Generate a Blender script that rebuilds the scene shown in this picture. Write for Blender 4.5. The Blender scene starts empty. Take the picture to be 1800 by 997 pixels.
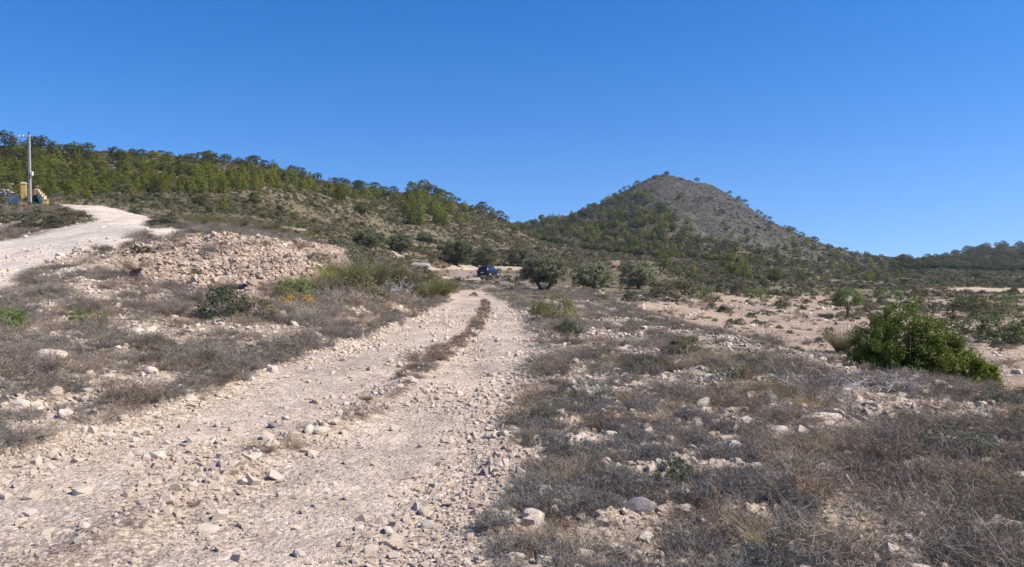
import bpy, bmesh, math, random
import numpy as np
from mathutils import Vector, Matrix

sc = bpy.context.scene
# ------------------------------------------------------------------ camera
F = 1300.0                      # focal length in pixels of the 1800 px wide photograph
CU, CV, HV = 900.0, 498.5, 470.0
EYE = 1.6
PITCH = math.atan((CV - HV) / F)
cam_d = bpy.data.cameras.new('camera'); cam = bpy.data.objects.new('camera', cam_d)
sc.collection.objects.link(cam); sc.camera = cam
cam_d.sensor_width = 36; cam_d.lens = F / 1800 * 36
cam_d.clip_start = 0.05; cam_d.clip_end = 20000
cam.location = (0, 0, EYE); cam.rotation_euler = (math.pi / 2 - PITCH, 0, 0)
# ------------------------------------------------------------------ light
SUN_EL, SUN_AZ = math.radians(47), math.radians(99)      # azimuth from +Y towards +X
world = bpy.data.worlds.new('World'); sc.world = world; world.use_nodes = True
wn = world.node_tree; bg = wn.nodes['Background']
sky = wn.nodes.new('ShaderNodeTexSky'); sky.sky_type = 'NISHITA'; sky.sun_disc = False
sky.sun_elevation = SUN_EL; sky.sun_rotation = SUN_AZ
sky.altitude = 600; sky.air_density = 1.0; sky.dust_density = 0.15; sky.ozone_density = 3.0
sat = wn.nodes.new('ShaderNodeHueSaturation'); sat.inputs['Saturation'].default_value = 1.38; sat.inputs['Hue'].default_value = .5
tcw = wn.nodes.new('ShaderNodeTexCoord'); mpw = wn.nodes.new('ShaderNodeMapping')      # look a little above the horizon band
mpw.inputs['Scale'].default_value = (1, 1, .80); mpw.inputs['Location'].default_value = (0, 0, .10)
nrw = wn.nodes.new('ShaderNodeVectorMath'); nrw.operation = 'NORMALIZE'
wn.links.new(tcw.outputs['Generated'], mpw.inputs[0]); wn.links.new(mpw.outputs[0], nrw.inputs[0]); wn.links.new(nrw.outputs[0], sky.inputs['Vector'])
tint = wn.nodes.new('ShaderNodeMix'); tint.data_type = 'RGBA'; tint.blend_type = 'MULTIPLY'; tint.inputs[0].default_value = 1; tint.inputs[7].default_value = (.95, .905, 1.0, 1)
wn.links.new(sky.outputs[0], tint.inputs[6]); wn.links.new(tint.outputs[2], sat.inputs['Color']); wn.links.new(sat.outputs[0], bg.inputs[0])
bg.inputs[1].default_value = 0.122
sun_d = bpy.data.lights.new('sun', 'SUN'); sun = bpy.data.objects.new('sun', sun_d)
sc.collection.objects.link(sun)
sun_d.energy = 5.0; sun_d.angle = math.radians(0.53); sun_d.color = (1.0, 0.93, 0.83)
sdir = Vector((math.sin(SUN_AZ) * math.cos(SUN_EL), math.cos(SUN_AZ) * math.cos(SUN_EL), math.sin(SUN_EL)))
sun.rotation_euler = (-sdir).to_track_quat('-Z', 'Y').to_euler()
sun.location = sdir * 100
sc.view_settings.view_transform = 'Standard'; sc.view_settings.look = 'None'
sc.view_settings.exposure = 0.45; sc.view_settings.gamma = 1.0
sc.cycles.max_bounces = 6; sc.cycles.diffuse_bounces = 3; sc.cycles.transparent_max_bounces = 8
sc.cycles.use_denoising = True

random.seed(5)
RNG = np.random.default_rng(11)

# ------------------------------------------------------------------ helpers
def zline(v, d):
    yu = (CV - v) / F; cp, sp = math.cos(PITCH), math.sin(PITCH)
    return EYE + d * (-sp + yu * cp) / (cp + yu * sp)

def project(x, y, z):
    cp, sp = math.cos(PITCH), math.sin(PITCH)
    dz = z - EYE
    depth = y * cp - dz * sp
    depth = np.where(depth < 0.05, 0.05, depth)
    up = y * sp + dz * cp
    return CU + F * x / depth, CV - F * up / depth

def _hash(i, j, s):
    n = (i.astype(np.int64) * 374761393 + j.astype(np.int64) * 668265263 + s * 1442695041) & 0x7fffffff
    n = ((n ^ (n >> 13)) * 1274126177) & 0x7fffffff
    n = ((n ^ (n >> 16)) * 374761393) & 0x7fffffff
    return (n & 0xffffff) / float(0xffffff)

def vnoise(x, y, s=0):
    xi = np.floor(x); yi = np.floor(y); fx = x - xi; fy = y - yi
    fx = fx * fx * (3 - 2 * fx); fy = fy * fy * (3 - 2 * fy)
    a = _hash(xi, yi, s); b = _hash(xi + 1, yi, s); c = _hash(xi, yi + 1, s); d = _hash(xi + 1, yi + 1, s)
    return (a + (b - a) * fx) * (1 - fy) + (c + (d - c) * fx) * fy

def fbm(x, y, s=0, o=4, gain=0.5):
    t = 0; a = 1; n = 0
    for k in range(o):
        t = t + a * vnoise(x * 2 ** k + 17.3 * k, y * 2 ** k - 9.1 * k, s + k); n += a; a *= gain
    return t / n - 0.5

def inpoly(u, v, poly):
    inside = np.zeros(np.shape(u), bool); n = len(poly)
    for i in range(n):
        x1, y1 = poly[i]; x2, y2 = poly[(i + 1) % n]
        if y1 == y2: continue
        c = ((y1 > v) != (y2 > v)) & (u < (x2 - x1) * (v - y1) / (y2 - y1) + x1)
        inside ^= c
    return inside

def sstep(a, b, x):
    t = np.clip((x - a) / (b - a), 0, 1); return t * t * (3 - 2 * t)

# ------------------------------------------------------------------ terrain profiles (per bearing: distance, height)
def z0(d, z): return (d, z)
def pv(d, v): return (d, zline(v, d))
KEYS = {
 -700: [z0(4,0),z0(8,.25),z0(13,1.0),z0(20,2.2),z0(35,4.2),z0(62,7.5),z0(105,13),z0(220,37),z0(300,28),z0(450,25),z0(700,25),z0(900,20),z0(1600,10)],
 0:    [z0(4,0),z0(7.5,.05),z0(13,.5),pv(21,508),pv(34,430),pv(62,366),pv(100,337),pv(220,260),z0(300,28),z0(450,25),z0(700,25),z0(900,20),z0(1600,10)],
 150:  [z0(4,0),z0(9,.05),z0(15,.5),pv(25,462),pv(38,394),pv(65,361),pv(105,340),pv(225,270),z0(300,28),z0(450,25),z0(700,25),z0(900,20),z0(1600,10)],
 300:  [z0(4,0),z0(10,.05),z0(15,.4),pv(22,500),pv(28,420),pv(60,389),pv(100,352),pv(235,280),z0(300,28),z0(450,25),z0(700,25),z0(900,20),z0(1600,10)],
 450:  [z0(4,0),z0(11.5,.02),z0(16,.35),pv(22.5,503),pv(28,424),pv(60,402),pv(105,362),pv(250,294),z0(310,27),z0(450,25),z0(700,25),z0(900,20),z0(1600,10)],
 600:  [z0(4,0),z0(16,.02),z0(20,.42),pv(25,498),pv(30,448),pv(60,438),pv(130,402),pv(280,327),z0(340,22),z0(450,20),z0(650,22),z0(900,20),z0(1600,10)],
 690:  [z0(4,0),z0(22,.0),z0(27,.25),pv(33,505),pv(40,480),pv(80,468),pv(150,423),pv(300,344),z0(370,20),z0(450,18),z0(650,22),z0(900,20),z0(1600,10)],
 735:  [z0(4,0),z0(25,.0),z0(30,.2),pv(38,505),pv(50,490),pv(85,473),pv(150,432),pv(300,330),z0(370,20),z0(450,18),z0(650,22),z0(900,20),z0(1600,10)],
 800:  [z0(4,0),z0(25,.0),z0(36,.02),z0(46,.06),pv(60,498),pv(85,490),pv(150,452),pv(295,357),z0(360,14),z0(450,15),z0(640,25),z0(900,15),z0(1600,5)],
 850:  [z0(4,0),z0(25,.0),z0(36,.0),z0(46,.03),pv(60,500),pv(112,488),pv(150,464),pv(290,370),z0(350,10),z0(450,15),z0(635,30),z0(900,12),z0(1600,5)],
 900:  [z0(4,0),z0(22,.0),z0(32,.0),z0(48,.0),z0(70,.0),pv(112,488),pv(155,463),pv(270,391),z0(340,8),z0(450,20),pv(630,400),z0(900,10),z0(1600,5)],
 935:  [z0(4,0),z0(20,.0),z0(30,.0),z0(46,.0),z0(70,.0),pv(112,486),pv(165,462),pv(240,420),z0(330,10),z0(450,22),pv(620,394),z0(900,10),z0(1600,5)],
 1000: [z0(4,0),z0(14,.0),z0(26,.0),z0(44,-.05),z0(65,-.1),pv(112,485),pv(165,462),pv(230,442),pv(330,428),z0(450,25),pv(620,383),z0(900,10),z0(1600,0)],
 1060: [z0(4,0),z0(13,.0),z0(24,.0),z0(36,-.3),z0(55,-.4),pv(105,488),pv(165,463),pv(230,451),pv(320,436),z0(450,32),pv(610,357),z0(900,10),z0(1600,0)],
 1110: [z0(4,0),z0(12,.0),z0(22,.02),z0(32,-.5),z0(50,-.6),pv(100,490),pv(165,465),pv(230,454),pv(310,442),z0(450,38),pv(603,329),z0(900,10),z0(1600,0)],
 1165: [z0(4,0),z0(11,.0),z0(20,.03),z0(28,-.7),z0(45,-.9),pv(100,494),pv(168,470),pv(230,460),pv(300,446),z0(450,43),pv(600,303),z0(900,10),z0(1600,0)],
 1205: [z0(4,0),z0(11,.0),z0(20,.05),z0(27,-.8),z0(42,-1.1),pv(100,498),pv(170,474),pv(230,463),pv(300,449),z0(450,41),pv(597,314),z0(900,8),z0(1600,0)],
 1250: [z0(4,0),z0(10,.0),z0(19,.06),z0(26,-1.),z0(42,-1.2),pv(95,506),pv(170,479),pv(230,468),pv(300,453),z0(440,38),pv(590,323),z0(880,8),z0(1600,0)],
 1300: [z0(4,0),z0(9,.0),z0(17,.06),z0(24,-1.1),z0(42,-1.3),pv(95,508),pv(170,482),pv(230,471),pv(300,457),z0(430,31),pv(582,349),z0(870,6),z0(1600,0)],
 1350: [z0(4,0),z0(8,.0),z0(15.5,.04),z0(22,-1.2),z0(42,-1.4),pv(95,511),pv(170,484),pv(230,474),pv(300,461),z0(420,22),pv(570,385),z0(850,5),z0(1600,0)],
 1400: [z0(4,0),z0(8,.0),z0(14,.02),z0(20,-1.2),z0(42,-1.45),pv(95,513),pv(170,486),pv(230,477),pv(300,466),z0(420,14),pv(550,407),z0(820,4),z0(1600,0)],
 1450: [z0(4,0),z0(7.5,.0),z0(13,.0),z0(19,-1.2),z0(42,-1.5),pv(95,514),pv(170,488),pv(230,480),pv(300,471),z0(400,8),pv(520,431),z0(800,3),z0(1600,0)],
 1500: [z0(4,0),z0(7.5,.0),z0(12,-.02),z0(18,-1.2),z0(42,-1.5),pv(95,515),pv(160,494),pv(230,483),pv(300,475),z0(380,4),pv(480,446),z0(800,3),z0(1600,0)],
 1600: [z0(4,0),z0(7,.0),z0(11,-.03),z0(17,-1.2),z0(42,-1.5),pv(95,516),pv(160,497),pv(230,486),pv(300,479),z0(360,1),pv(430,463),pv(900,459),z0(1600,0)],
 1650: [z0(4,0),z0(7,.0),z0(10.5,-.03),z0(16,-1.2),z0(42,-1.5),pv(95,517),pv(160,498),pv(230,487),pv(300,480),z0(360,0),pv(430,470),pv(900,455),z0(1600,0)],
 1700: [z0(4,0),z0(7,.0),z0(10,-.05),z0(15,-1.2),z0(42,-1.5),pv(95,517),pv(160,499),pv(230,488),pv(300,482),z0(360,-1),pv(430,474),pv(900,444),z0(1600,0)],
 1750: [z0(4,0),z0(7,.0),z0(9.5,-.06),z0(15,-1.2),z0(42,-1.5),pv(95,518),pv(160,500),pv(230,489),pv(300,483),z0(360,-1),pv(430,476),pv(900,437),z0(1600,0)],
 1820: [z0(4,0),z0(6.5,.0),z0(9.2,-.08),z0(14,-1.2),z0(42,-1.5),pv(95,518),pv(160,500),pv(230,490),pv(300,484),z0(360,-1),pv(430,477),pv(900,430),z0(1600,0)],
 2500: [z0(4,0),z0(6.5,.0),z0(9,-.1),z0(14,-1.2),z0(42,-1.5),pv(95,518),pv(160,501),pv(230,492),pv(300,486),z0(360,-1),pv(430,478),pv(900,400),z0(1600,0)],
}
UG = np.arange(-700, 2501, 10.0)
LD = np.linspace(math.log(1.0), math.log(6000), 700)
_ku = np.array(sorted(KEYS)); _kd = np.array([[p[0] for p in KEYS[k]] for k in _ku], float); _kz = np.array([[p[1] for p in KEYS[k]] for k in _ku], float)
TAB = np.zeros((len(UG), len(LD)))
for i, u in enumerate(UG):
    dd = np.array([np.interp(u, _ku, np.log(_kd[:, j])) for j in range(13)])
    zz = np.array([np.interp(u, _ku, _kz[:, j]) for j in range(13)])
    dd = np.concatenate([[math.log(1.0)], dd, [math.log(2600), math.log(6000)]])
    zz = np.concatenate([[0], zz, [-10, -40]])
    TAB[i] = np.interp(LD, dd, zz)
def gsm(A, s, ax):
    r = int(3 * s) + 1; k = np.exp(-0.5 * (np.arange(-r, r + 1) / s) ** 2); k /= k.sum()
    A = np.moveaxis(A, ax, -1); P = np.pad(A, [(0, 0)] * (A.ndim - 1) + [(r, r)], mode='edge')
    o = sum(k[i] * P[..., i:i + A.shape[-1]] for i in range(2 * r + 1)); return np.moveaxis(o, -1, ax)
TAB = gsm(gsm(TAB, 1.4, 0), 3.0, 1)

def angle_d(x, y):
    a = np.arctan2(x, y); r = np.hypot(x, y)
    ac = np.clip(a, -0.86, 0.86)
    return a, ac, np.maximum(r * np.cos(ac), 1.0)

def base_h(x, y):
    a, ac, d = angle_d(x, y)
    u = CU + F * np.tan(ac)
    fi = np.clip((u - UG[0]) / 10.0, 0, len(UG) - 1.001); fj = np.clip((np.log(d) - LD[0]) / (LD[1] - LD[0]), 0, len(LD) - 1.001)
    i = fi.astype(int); j = fj.astype(int); fi = fi - i; fj = fj - j
    z = (TAB[i, j] * (1 - fj) + TAB[i, j + 1] * fj) * (1 - fi) + (TAB[i + 1, j] * (1 - fj) + TAB[i + 1, j + 1] * fj) * fi
    fade = 1 - sstep(1.25, 2.4, np.abs(a))
    return z * fade

V_T = np.array([505, 513, 520, 530, 545, 560, 580, 600, 650, 700, 745, 790, 850, 997, 1300, 1700])
L_T = np.array([770, 780, 790, 788, 760, 720, 668, 620, 480, 310, 150, 5, -170, -600, -1500, -2700])
R_T = np.array([850, 856, 873, 896, 917, 930, 942, 947, 942, 924, 908, 897, 882, 838, 745, 620])
V_M = np.array([520, 530, 550, 575, 600, 620, 650, 680, 700, 720, 760, 800, 880, 997, 1300])
M_M = np.array([846, 850, 852, 836, 806, 777, 737, 690, 655, 612, 535, 440, 300, 100, -400])
W_M = np.array([2, 4, 7, 9, 13, 16, 21, 30, 34, 36, 42, 46, 60, 85, 140])
ROAD = [(0,426),(60,415),(114,400),(152,390),(152,380),(105,366),(100,359),(180,362),(268,383),(262,398),(240,412),(229,430),(180,440),(111,449),(70,472),(33,498),(0,515),(-500,760),(-700,760),(-700,450)]
SPUR = [(262,402),(316,402),(318,412),(298,422),(268,420),(262,410)]
RUBBLE = [(190,462),(235,433),(300,421),(350,418),(440,423),(560,432),(605,444),(600,462),(575,482),(520,500),(440,512),(400,505),(330,506),(260,498),(215,480)]
FIELD = [(1105,535),(1180,522),(1240,512),(1330,515),(1420,518),(1520,523),(1600,528),(1700,525),(2400,525),(2600,760),(1800,700),(1700,690),(1500,655),(1360,605),(1240,585),(1150,556)]
PALE1 = [(750,466),(915,468),(928,474),(900,475),(755,475)]
PALE2 = [(757,485),(845,486),(852,492),(757,490)]
TERR = [(690,442),(716,446),(716,455),(690,454)]
ORANGE = [(1068,456),(1088,455),(1104,464),(1096,470),(1070,468)]
ORANGE2 = [(985,450),(1012,455),(1010,472),(985,470)]
TAN = [(320,385),(420,392),(520,400),(560,410),(545,425),(440,421),(350,414),(322,402)]
LINE1 = [(420,396),(545,402),(545,407),(420,400)]
FLDR = [(1600,508),(1660,504),(1900,508),(1900,515),(1700,514)]
STONY = [(1155,300),(1300,330),(1460,420),(1400,424),(1340,436),(1260,424),(1205,404),(1185,372),(1150,348),(1120,330)]
FOREST1 = [(918,392),(1000,380),(1060,358),(1110,336),(1152,352),(1180,385),(1190,412),(1240,430),(1260,458),(1180,462),(1080,452),(1000,436),(930,420)]

def zones(x, y, zb=None):
    """Masks of what the ground is made of at (x, y)."""
    if zb is None: zb = base_h(x, y)
    u, v = project(x, y, zb)
    a, ac, d = angle_d(x, y)
    front = (y > 0.3)
    u = np.where(front, u, 9e4 * np.sign(x)); v = np.where(front, v, 5000)
    pxm = F / np.maximum(d, 1)
    j1 = fbm(x * 1.1, y * 1.1, 71, 4) ; j2 = fbm(x * 1.1, y * 1.1, 83, 4)
    jit = np.clip(pxm * 0.55, 3, 120)
    uj = u + j1 * jit; vj = v + j2 * jit * 0.25
    m = {}
    near = d < 60
    tl = np.interp(vj, V_T, L_T); tr = np.interp(vj, V_T, R_T)
    m['track'] = near & front & (uj > tl) & (uj < tr) & (v > 509)
    # how deep inside the track, metres
    m['edge'] = np.where(m['track'], np.minimum(u - tl, tr - u) / pxm, 0)
    mm = np.interp(vj, V_M, M_M); wm = np.interp(vj, V_M, W_M)
    q = (uj - mm) / wm
    rl = (u - (tl + mm) / 2) / pxm; rr = (u - (tr + mm) / 2) / pxm
    m['rut'] = np.where(m['track'], np.exp(-(rl / .42) ** 2) + np.exp(-(rr / .42) ** 2), 0)
    m['mid'] = np.where(m['track'], np.exp(-q * q * 1.1) * sstep(522, 531, v), 0)
    m['road'] = (d < 130) & front & (inpoly(u + j1 * jit * .25, v + j2 * jit * .1, ROAD) | inpoly(uj, vj, SPUR)) & (d > 14)
    m['rubble'] = (d > 19) & (d < 40) & front & inpoly(u + j1 * 30, v + j2 * 12, RUBBLE)
    m['field'] = (d > 14) & (d < 110) & front & inpoly(u + j1 * 40, v + j2 * 10, FIELD)
    m['pale'] = front & (d > 50) & (d < 200) & (inpoly(uj, vj, PALE1) | inpoly(uj, vj, PALE2) | inpoly(uj, vj, TERR) | inpoly(u, v, LINE1) | inpoly(uj, vj, FLDR) )
    m['orange'] = front & (d > 80) & (d < 400) & inpoly(u + j1 * 50, v + j2 * 14, ORANGE)
    m['tan'] = front & (d > 28) & (d < 95) & inpoly(uj, vj, TAN)
    m['u'] = u; m['v'] = v; m['d'] = d
    m['stony'] = (d > 330) & (d < 700) & inpoly(u + j1 * 30 + 90 * fbm(x * .025, y * .025, 5), v + 20 * fbm(x * .03, y * .03, 8), STONY)
    return m

def height(x, y, m=None):
    x = np.asarray(x, float); y = np.asarray(y, float)
    zb = base_h(x, y)
    if m is None: m = zones(x, y, zb)
    d = m['d']; tr = m['track'] | m['road']
    amp = np.where(tr, .35, 1.0) * np.where(m['field'], .5, 1.0)
    z = zb.copy()
    z += amp * (0.16 * fbm(x * .7, y * .7, 1, 3) + 0.07 * fbm(x * 3.1, y * 3.1, 9, 3))
    z += np.where(tr, .4, 1.0) * 0.03 * fbm(x * 14, y * 14, 15, 3) * (d < 40)
    # wheel ruts and the raised strip between them
    e = np.clip(m['edge'] / 0.35, 0, 1)
    z += -0.06 * e + 0.07 * m['mid'] * e
    z += m['rubble'] * (.75 * fbm(x * .55, y * .55, 17, 3) + .25 * fbm(x * 2.2, y * 2.2, 19, 2))
    # far relief
    k = sstep(60, 200, d)
    z += k * (1.6 * fbm(x * .06, y * .06, 21, 3) + 0.5 * fbm(x * .3, y * .3, 25, 2))
    k2 = sstep(260, 420, d)
    z += k2 * (9.0 * fbm(x * .014, y * .014, 31, 3) + 4.5 * fbm(x * .045, y * .045, 37, 4))
    # old cultivation terraces: quantised height in the valley mouth
    tk = sstep(640, 690, m['u']) * (1 - sstep(800, 900, m['u'])) * sstep(80, 100, d) * (1 - sstep(140, 175, d)) * sstep(-.12, .1, fbm(x * .05, y * .05, 44, 3))
    st = 1.3; q = z / st; fr = q - np.floor(q); zt = st * (np.floor(q) + sstep(.62, .95, fr))
    z = z * (1 - tk) + zt * tk
    return z

DS = np.exp(np.linspace(math.log(2.0), math.log(1300), 2600))
def ground_at(u, v, dmin=2.0, dmax=1300.0):
    """Where the sight line through a photograph pixel meets the terrain."""
    xx = (u - CU) / F; yu = (CV - v) / F; cp, sp = math.cos(PITCH), math.sin(PITCH)
    gy = cp + yu * sp; gz = -sp + yu * cp
    ds = DS[(DS >= dmin) & (DS <= dmax)]
    X = xx / gy * ds; Zr = EYE + gz / gy * ds
    H = height(X, ds)
    below = Zr <= H
    if not below.any():
        k = int(np.argmin(Zr - H)) ; return Vector((X[k], ds[k], H[k]))
    k = int(np.argmax(below)); return Vector((X[k], ds[k], H[k]))

# ------------------------------------------------------------------ object helpers
def link(o): sc.collection.objects.link(o); return o
def tag(o, label=None, cat=None, group=None, kind=None):
    if label: o['label'] = label
    if cat: o['category'] = cat
    if group: o['group'] = group
    if kind: o['kind'] = kind
    return o
def mesh_np(name, V, Fc, mats=(), mi=None, smooth=False):
    me = bpy.data.meshes.new(name); V = np.asarray(V, np.float32)
    if isinstance(Fc, np.ndarray):
        n, k = Fc.shape
        me.vertices.add(len(V)); me.vertices.foreach_set('co', V.ravel())
        me.loops.add(n * k); me.loops.foreach_set('vertex_index', Fc.astype(np.int32).ravel())
        me.polygons.add(n); me.polygons.foreach_set('loop_start', np.arange(0, n * k, k, dtype=np.int32))
        me.update(calc_edges=True)
    else:
        me.from_pydata([tuple(map(float, p)) for p in V], [], Fc)
    for mt in mats: me.materials.append(mt)
    if mi is not None: me.polygons.foreach_set('material_index', np.asarray(mi, np.int32))
    if smooth: me.polygons.foreach_set('use_smooth', np.ones(len(me.polygons), bool))
    me.update(); return me
def bm_mesh(name, bm, mats=(), smooth=False):
    me = bpy.data.meshes.new(name); bm.normal_update(); bm.to_mesh(me); bm.free()
    for mt in mats: me.materials.append(mt)
    if smooth: me.polygons.foreach_set('use_smooth', np.ones(len(me.polygons), bool))
    return me
def child(name, me, parent, **k):
    o = bpy.data.objects.new(name, me); link(o); o.parent = parent
    return o
def thing(name, parts, loc, rz=0., scale=1., label=None, cat=None, group=None, tilt=(0., 0.)):
    """parts: list of (part name, mesh) under an Empty at the thing's foot, or one mesh."""
    if isinstance(parts, list):
        o = bpy.data.objects.new(name, None); o.empty_display_size = .2
    else:
        o = bpy.data.objects.new(name, parts)
    link(o); o.location = loc; o.rotation_euler = (tilt[0], tilt[1], rz)
    o.scale = (scale,) * 3 if not hasattr(scale, '__len__') else scale
    tag(o, label, cat, group)
    if isinstance(parts, list):
        for n, me in parts: child(n, me, o)
    return o

# ------------------------------------------------------------------ materials
def new_mat(name):
    m = bpy.data.materials.new(name); m.use_nodes = True; nt = m.node_tree; nt.nodes.clear()
    out = nt.nodes.new('ShaderNodeOutputMaterial'); return m, nt, out
def ramp(nt, src, stops):
    r = nt.nodes.new('ShaderNodeValToRGB'); el = r.color_ramp.elements
    while len(el) < len(stops): el.new(0.5)
    for e, (p, c) in zip(el, stops): e.position = p; e.color = (*c, 1) if len(c) == 3 else c
    nt.links.new(src, r.inputs[0]); return r.outputs[0]
def noise(nt, scale, detail=4, vec=None, rough=.6):
    n = nt.nodes.new('ShaderNodeTexNoise'); n.inputs['Scale'].default_value = scale; n.inputs['Detail'].default_value = detail
    n.inputs['Roughness'].default_value = rough
    if vec is not None: nt.links.new(vec, n.inputs['Vector'])
    return n.outputs['Fac']
def mixc(nt, a, b, fac, mode='MIX'):
    m = nt.nodes.new('ShaderNodeMix'); m.data_type = 'RGBA'; m.blend_type = mode
    for s, k in ((a, 6), (b, 7)):
        if isinstance(s, tuple): m.inputs[k].default_value = (*s, 1)
        else: nt.links.new(s, m.inputs[k])
    if isinstance(fac, (int, float)): m.inputs[0].default_value = fac
    else: nt.links.new(fac, m.inputs[0])
    return m.outputs[2]
def plant_mat(name, ca, cb, cc=None, trans=.25, scale=3.0, rough=.75):
    """Leaf or twig material: colour varies from plant to plant and clump to clump."""
    m, nt, out = new_mat(name)
    oi = nt.nodes.new('ShaderNodeObjectInfo'); tc = nt.nodes.new('ShaderNodeTexCoord')
    n1 = noise(nt, scale, 3, tc.outputs['Object'])
    c = ramp(nt, n1, [(.3, ca), (.7, cb)])
    if cc: c = mixc(nt, c, cc, ramp(nt, oi.outputs['Random'], [(.35, (0, 0, 0)), (1., (.75, .75, .75))]))
    hv = nt.nodes.new('ShaderNodeHueSaturation'); nt.links.new(c, hv.inputs['Color'])
    mr = nt.nodes.new('ShaderNodeMapRange'); nt.links.new(oi.outputs['Random'], mr.inputs[0])
    mr.inputs[3].default_value = .72; mr.inputs[4].default_value = 1.28; nt.links.new(mr.outputs[0], hv.inputs['Value'])
    p = nt.nodes.new('ShaderNodeBsdfPrincipled'); p.inputs['Roughness'].default_value = rough
    p.inputs['Specular IOR Level'].default_value = .25
    nt.links.new(hv.outputs[0], p.inputs['Base Color'])
    if trans:
        t = nt.nodes.new('ShaderNodeBsdfTranslucent'); nt.links.new(hv.outputs[0], t.inputs[0])
        ms = nt.nodes.new('ShaderNodeMixShader'); ms.inputs[0].default_value = trans
        nt.links.new(p.outputs[0], ms.inputs[1]); nt.links.new(t.outputs[0], ms.inputs[2]); nt.links.new(ms.outputs[0], out.inputs[0])
    else: nt.links.new(p.outputs[0], out.inputs[0])
    return m
def solid_mat(name, ca, cb=None, scale=6., rough=.8, metal=0., bump=0., spec=.5):
    m, nt, out = new_mat(name); p = nt.nodes.new('ShaderNodeBsdfPrincipled')
    tc = nt.nodes.new('ShaderNodeTexCoord'); n1 = noise(nt, scale, 6, tc.outputs['Object'])
    c = ramp(nt, n1, [(.3, ca), (.7, cb or tuple(min(1, k * 1.25) for k in ca))])
    nt.links.new(c, p.inputs['Base Color']); p.inputs['Roughness'].default_value = rough; p.inputs['Metallic'].default_value = metal
    p.inputs['Specular IOR Level'].default_value = spec
    if bump:
        b = nt.nodes.new('ShaderNodeBump'); b.inputs['Distance'].default_value = bump; b.inputs['Strength'].default_value = .8
        nt.links.new(noise(nt, scale * 5, 6, tc.outputs['Object'], .7), b.inputs['Height']); nt.links.new(b.outputs[0], p.inputs['Normal'])
    nt.links.new(p.outputs[0], out.inputs[0]); return m
def stone_mat(name, pale, mid, dark, rand=.9):
    m, nt, out = new_mat(name); p = nt.nodes.new('ShaderNodeBsdfPrincipled')
    oi = nt.nodes.new('ShaderNodeObjectInfo'); tc = nt.nodes.new('ShaderNodeTexCoord')
    base = ramp(nt, oi.outputs['Random'], [(0., dark), (.25, mid), (.7, pale), (1., mid)])
    n1 = noise(nt, 3.0, 6, tc.outputs['Object'], .7)
    c = mixc(nt, base, mid, ramp(nt, n1, [(.35, (0, 0, 0)), (.75, (.8, .8, .8))]))
    n2 = noise(nt, 11.0, 4, tc.outputs['Object'], .7)
    c = mixc(nt, c, (.10, .09, .08), ramp(nt, n2, [(.60, (0, 0, 0)), (.78, (.55, .55, .55))]))
    nt.links.new(c, p.inputs['Base Color']); p.inputs['Roughness'].default_value = .9; p.inputs['Specular IOR Level'].default_value = .2
    b = nt.nodes.new('ShaderNodeBump'); b.inputs['Distance'].default_value = .06; b.inputs['Strength'].default_value = .7
    nt.links.new(noise(nt, 7.0, 8, tc.outputs['Object'], .75), b.inputs['Height']); nt.links.new(b.outputs[0], p.inputs['Normal'])
    nt.links.new(p.outputs[0], out.inputs[0]); return m

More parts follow.
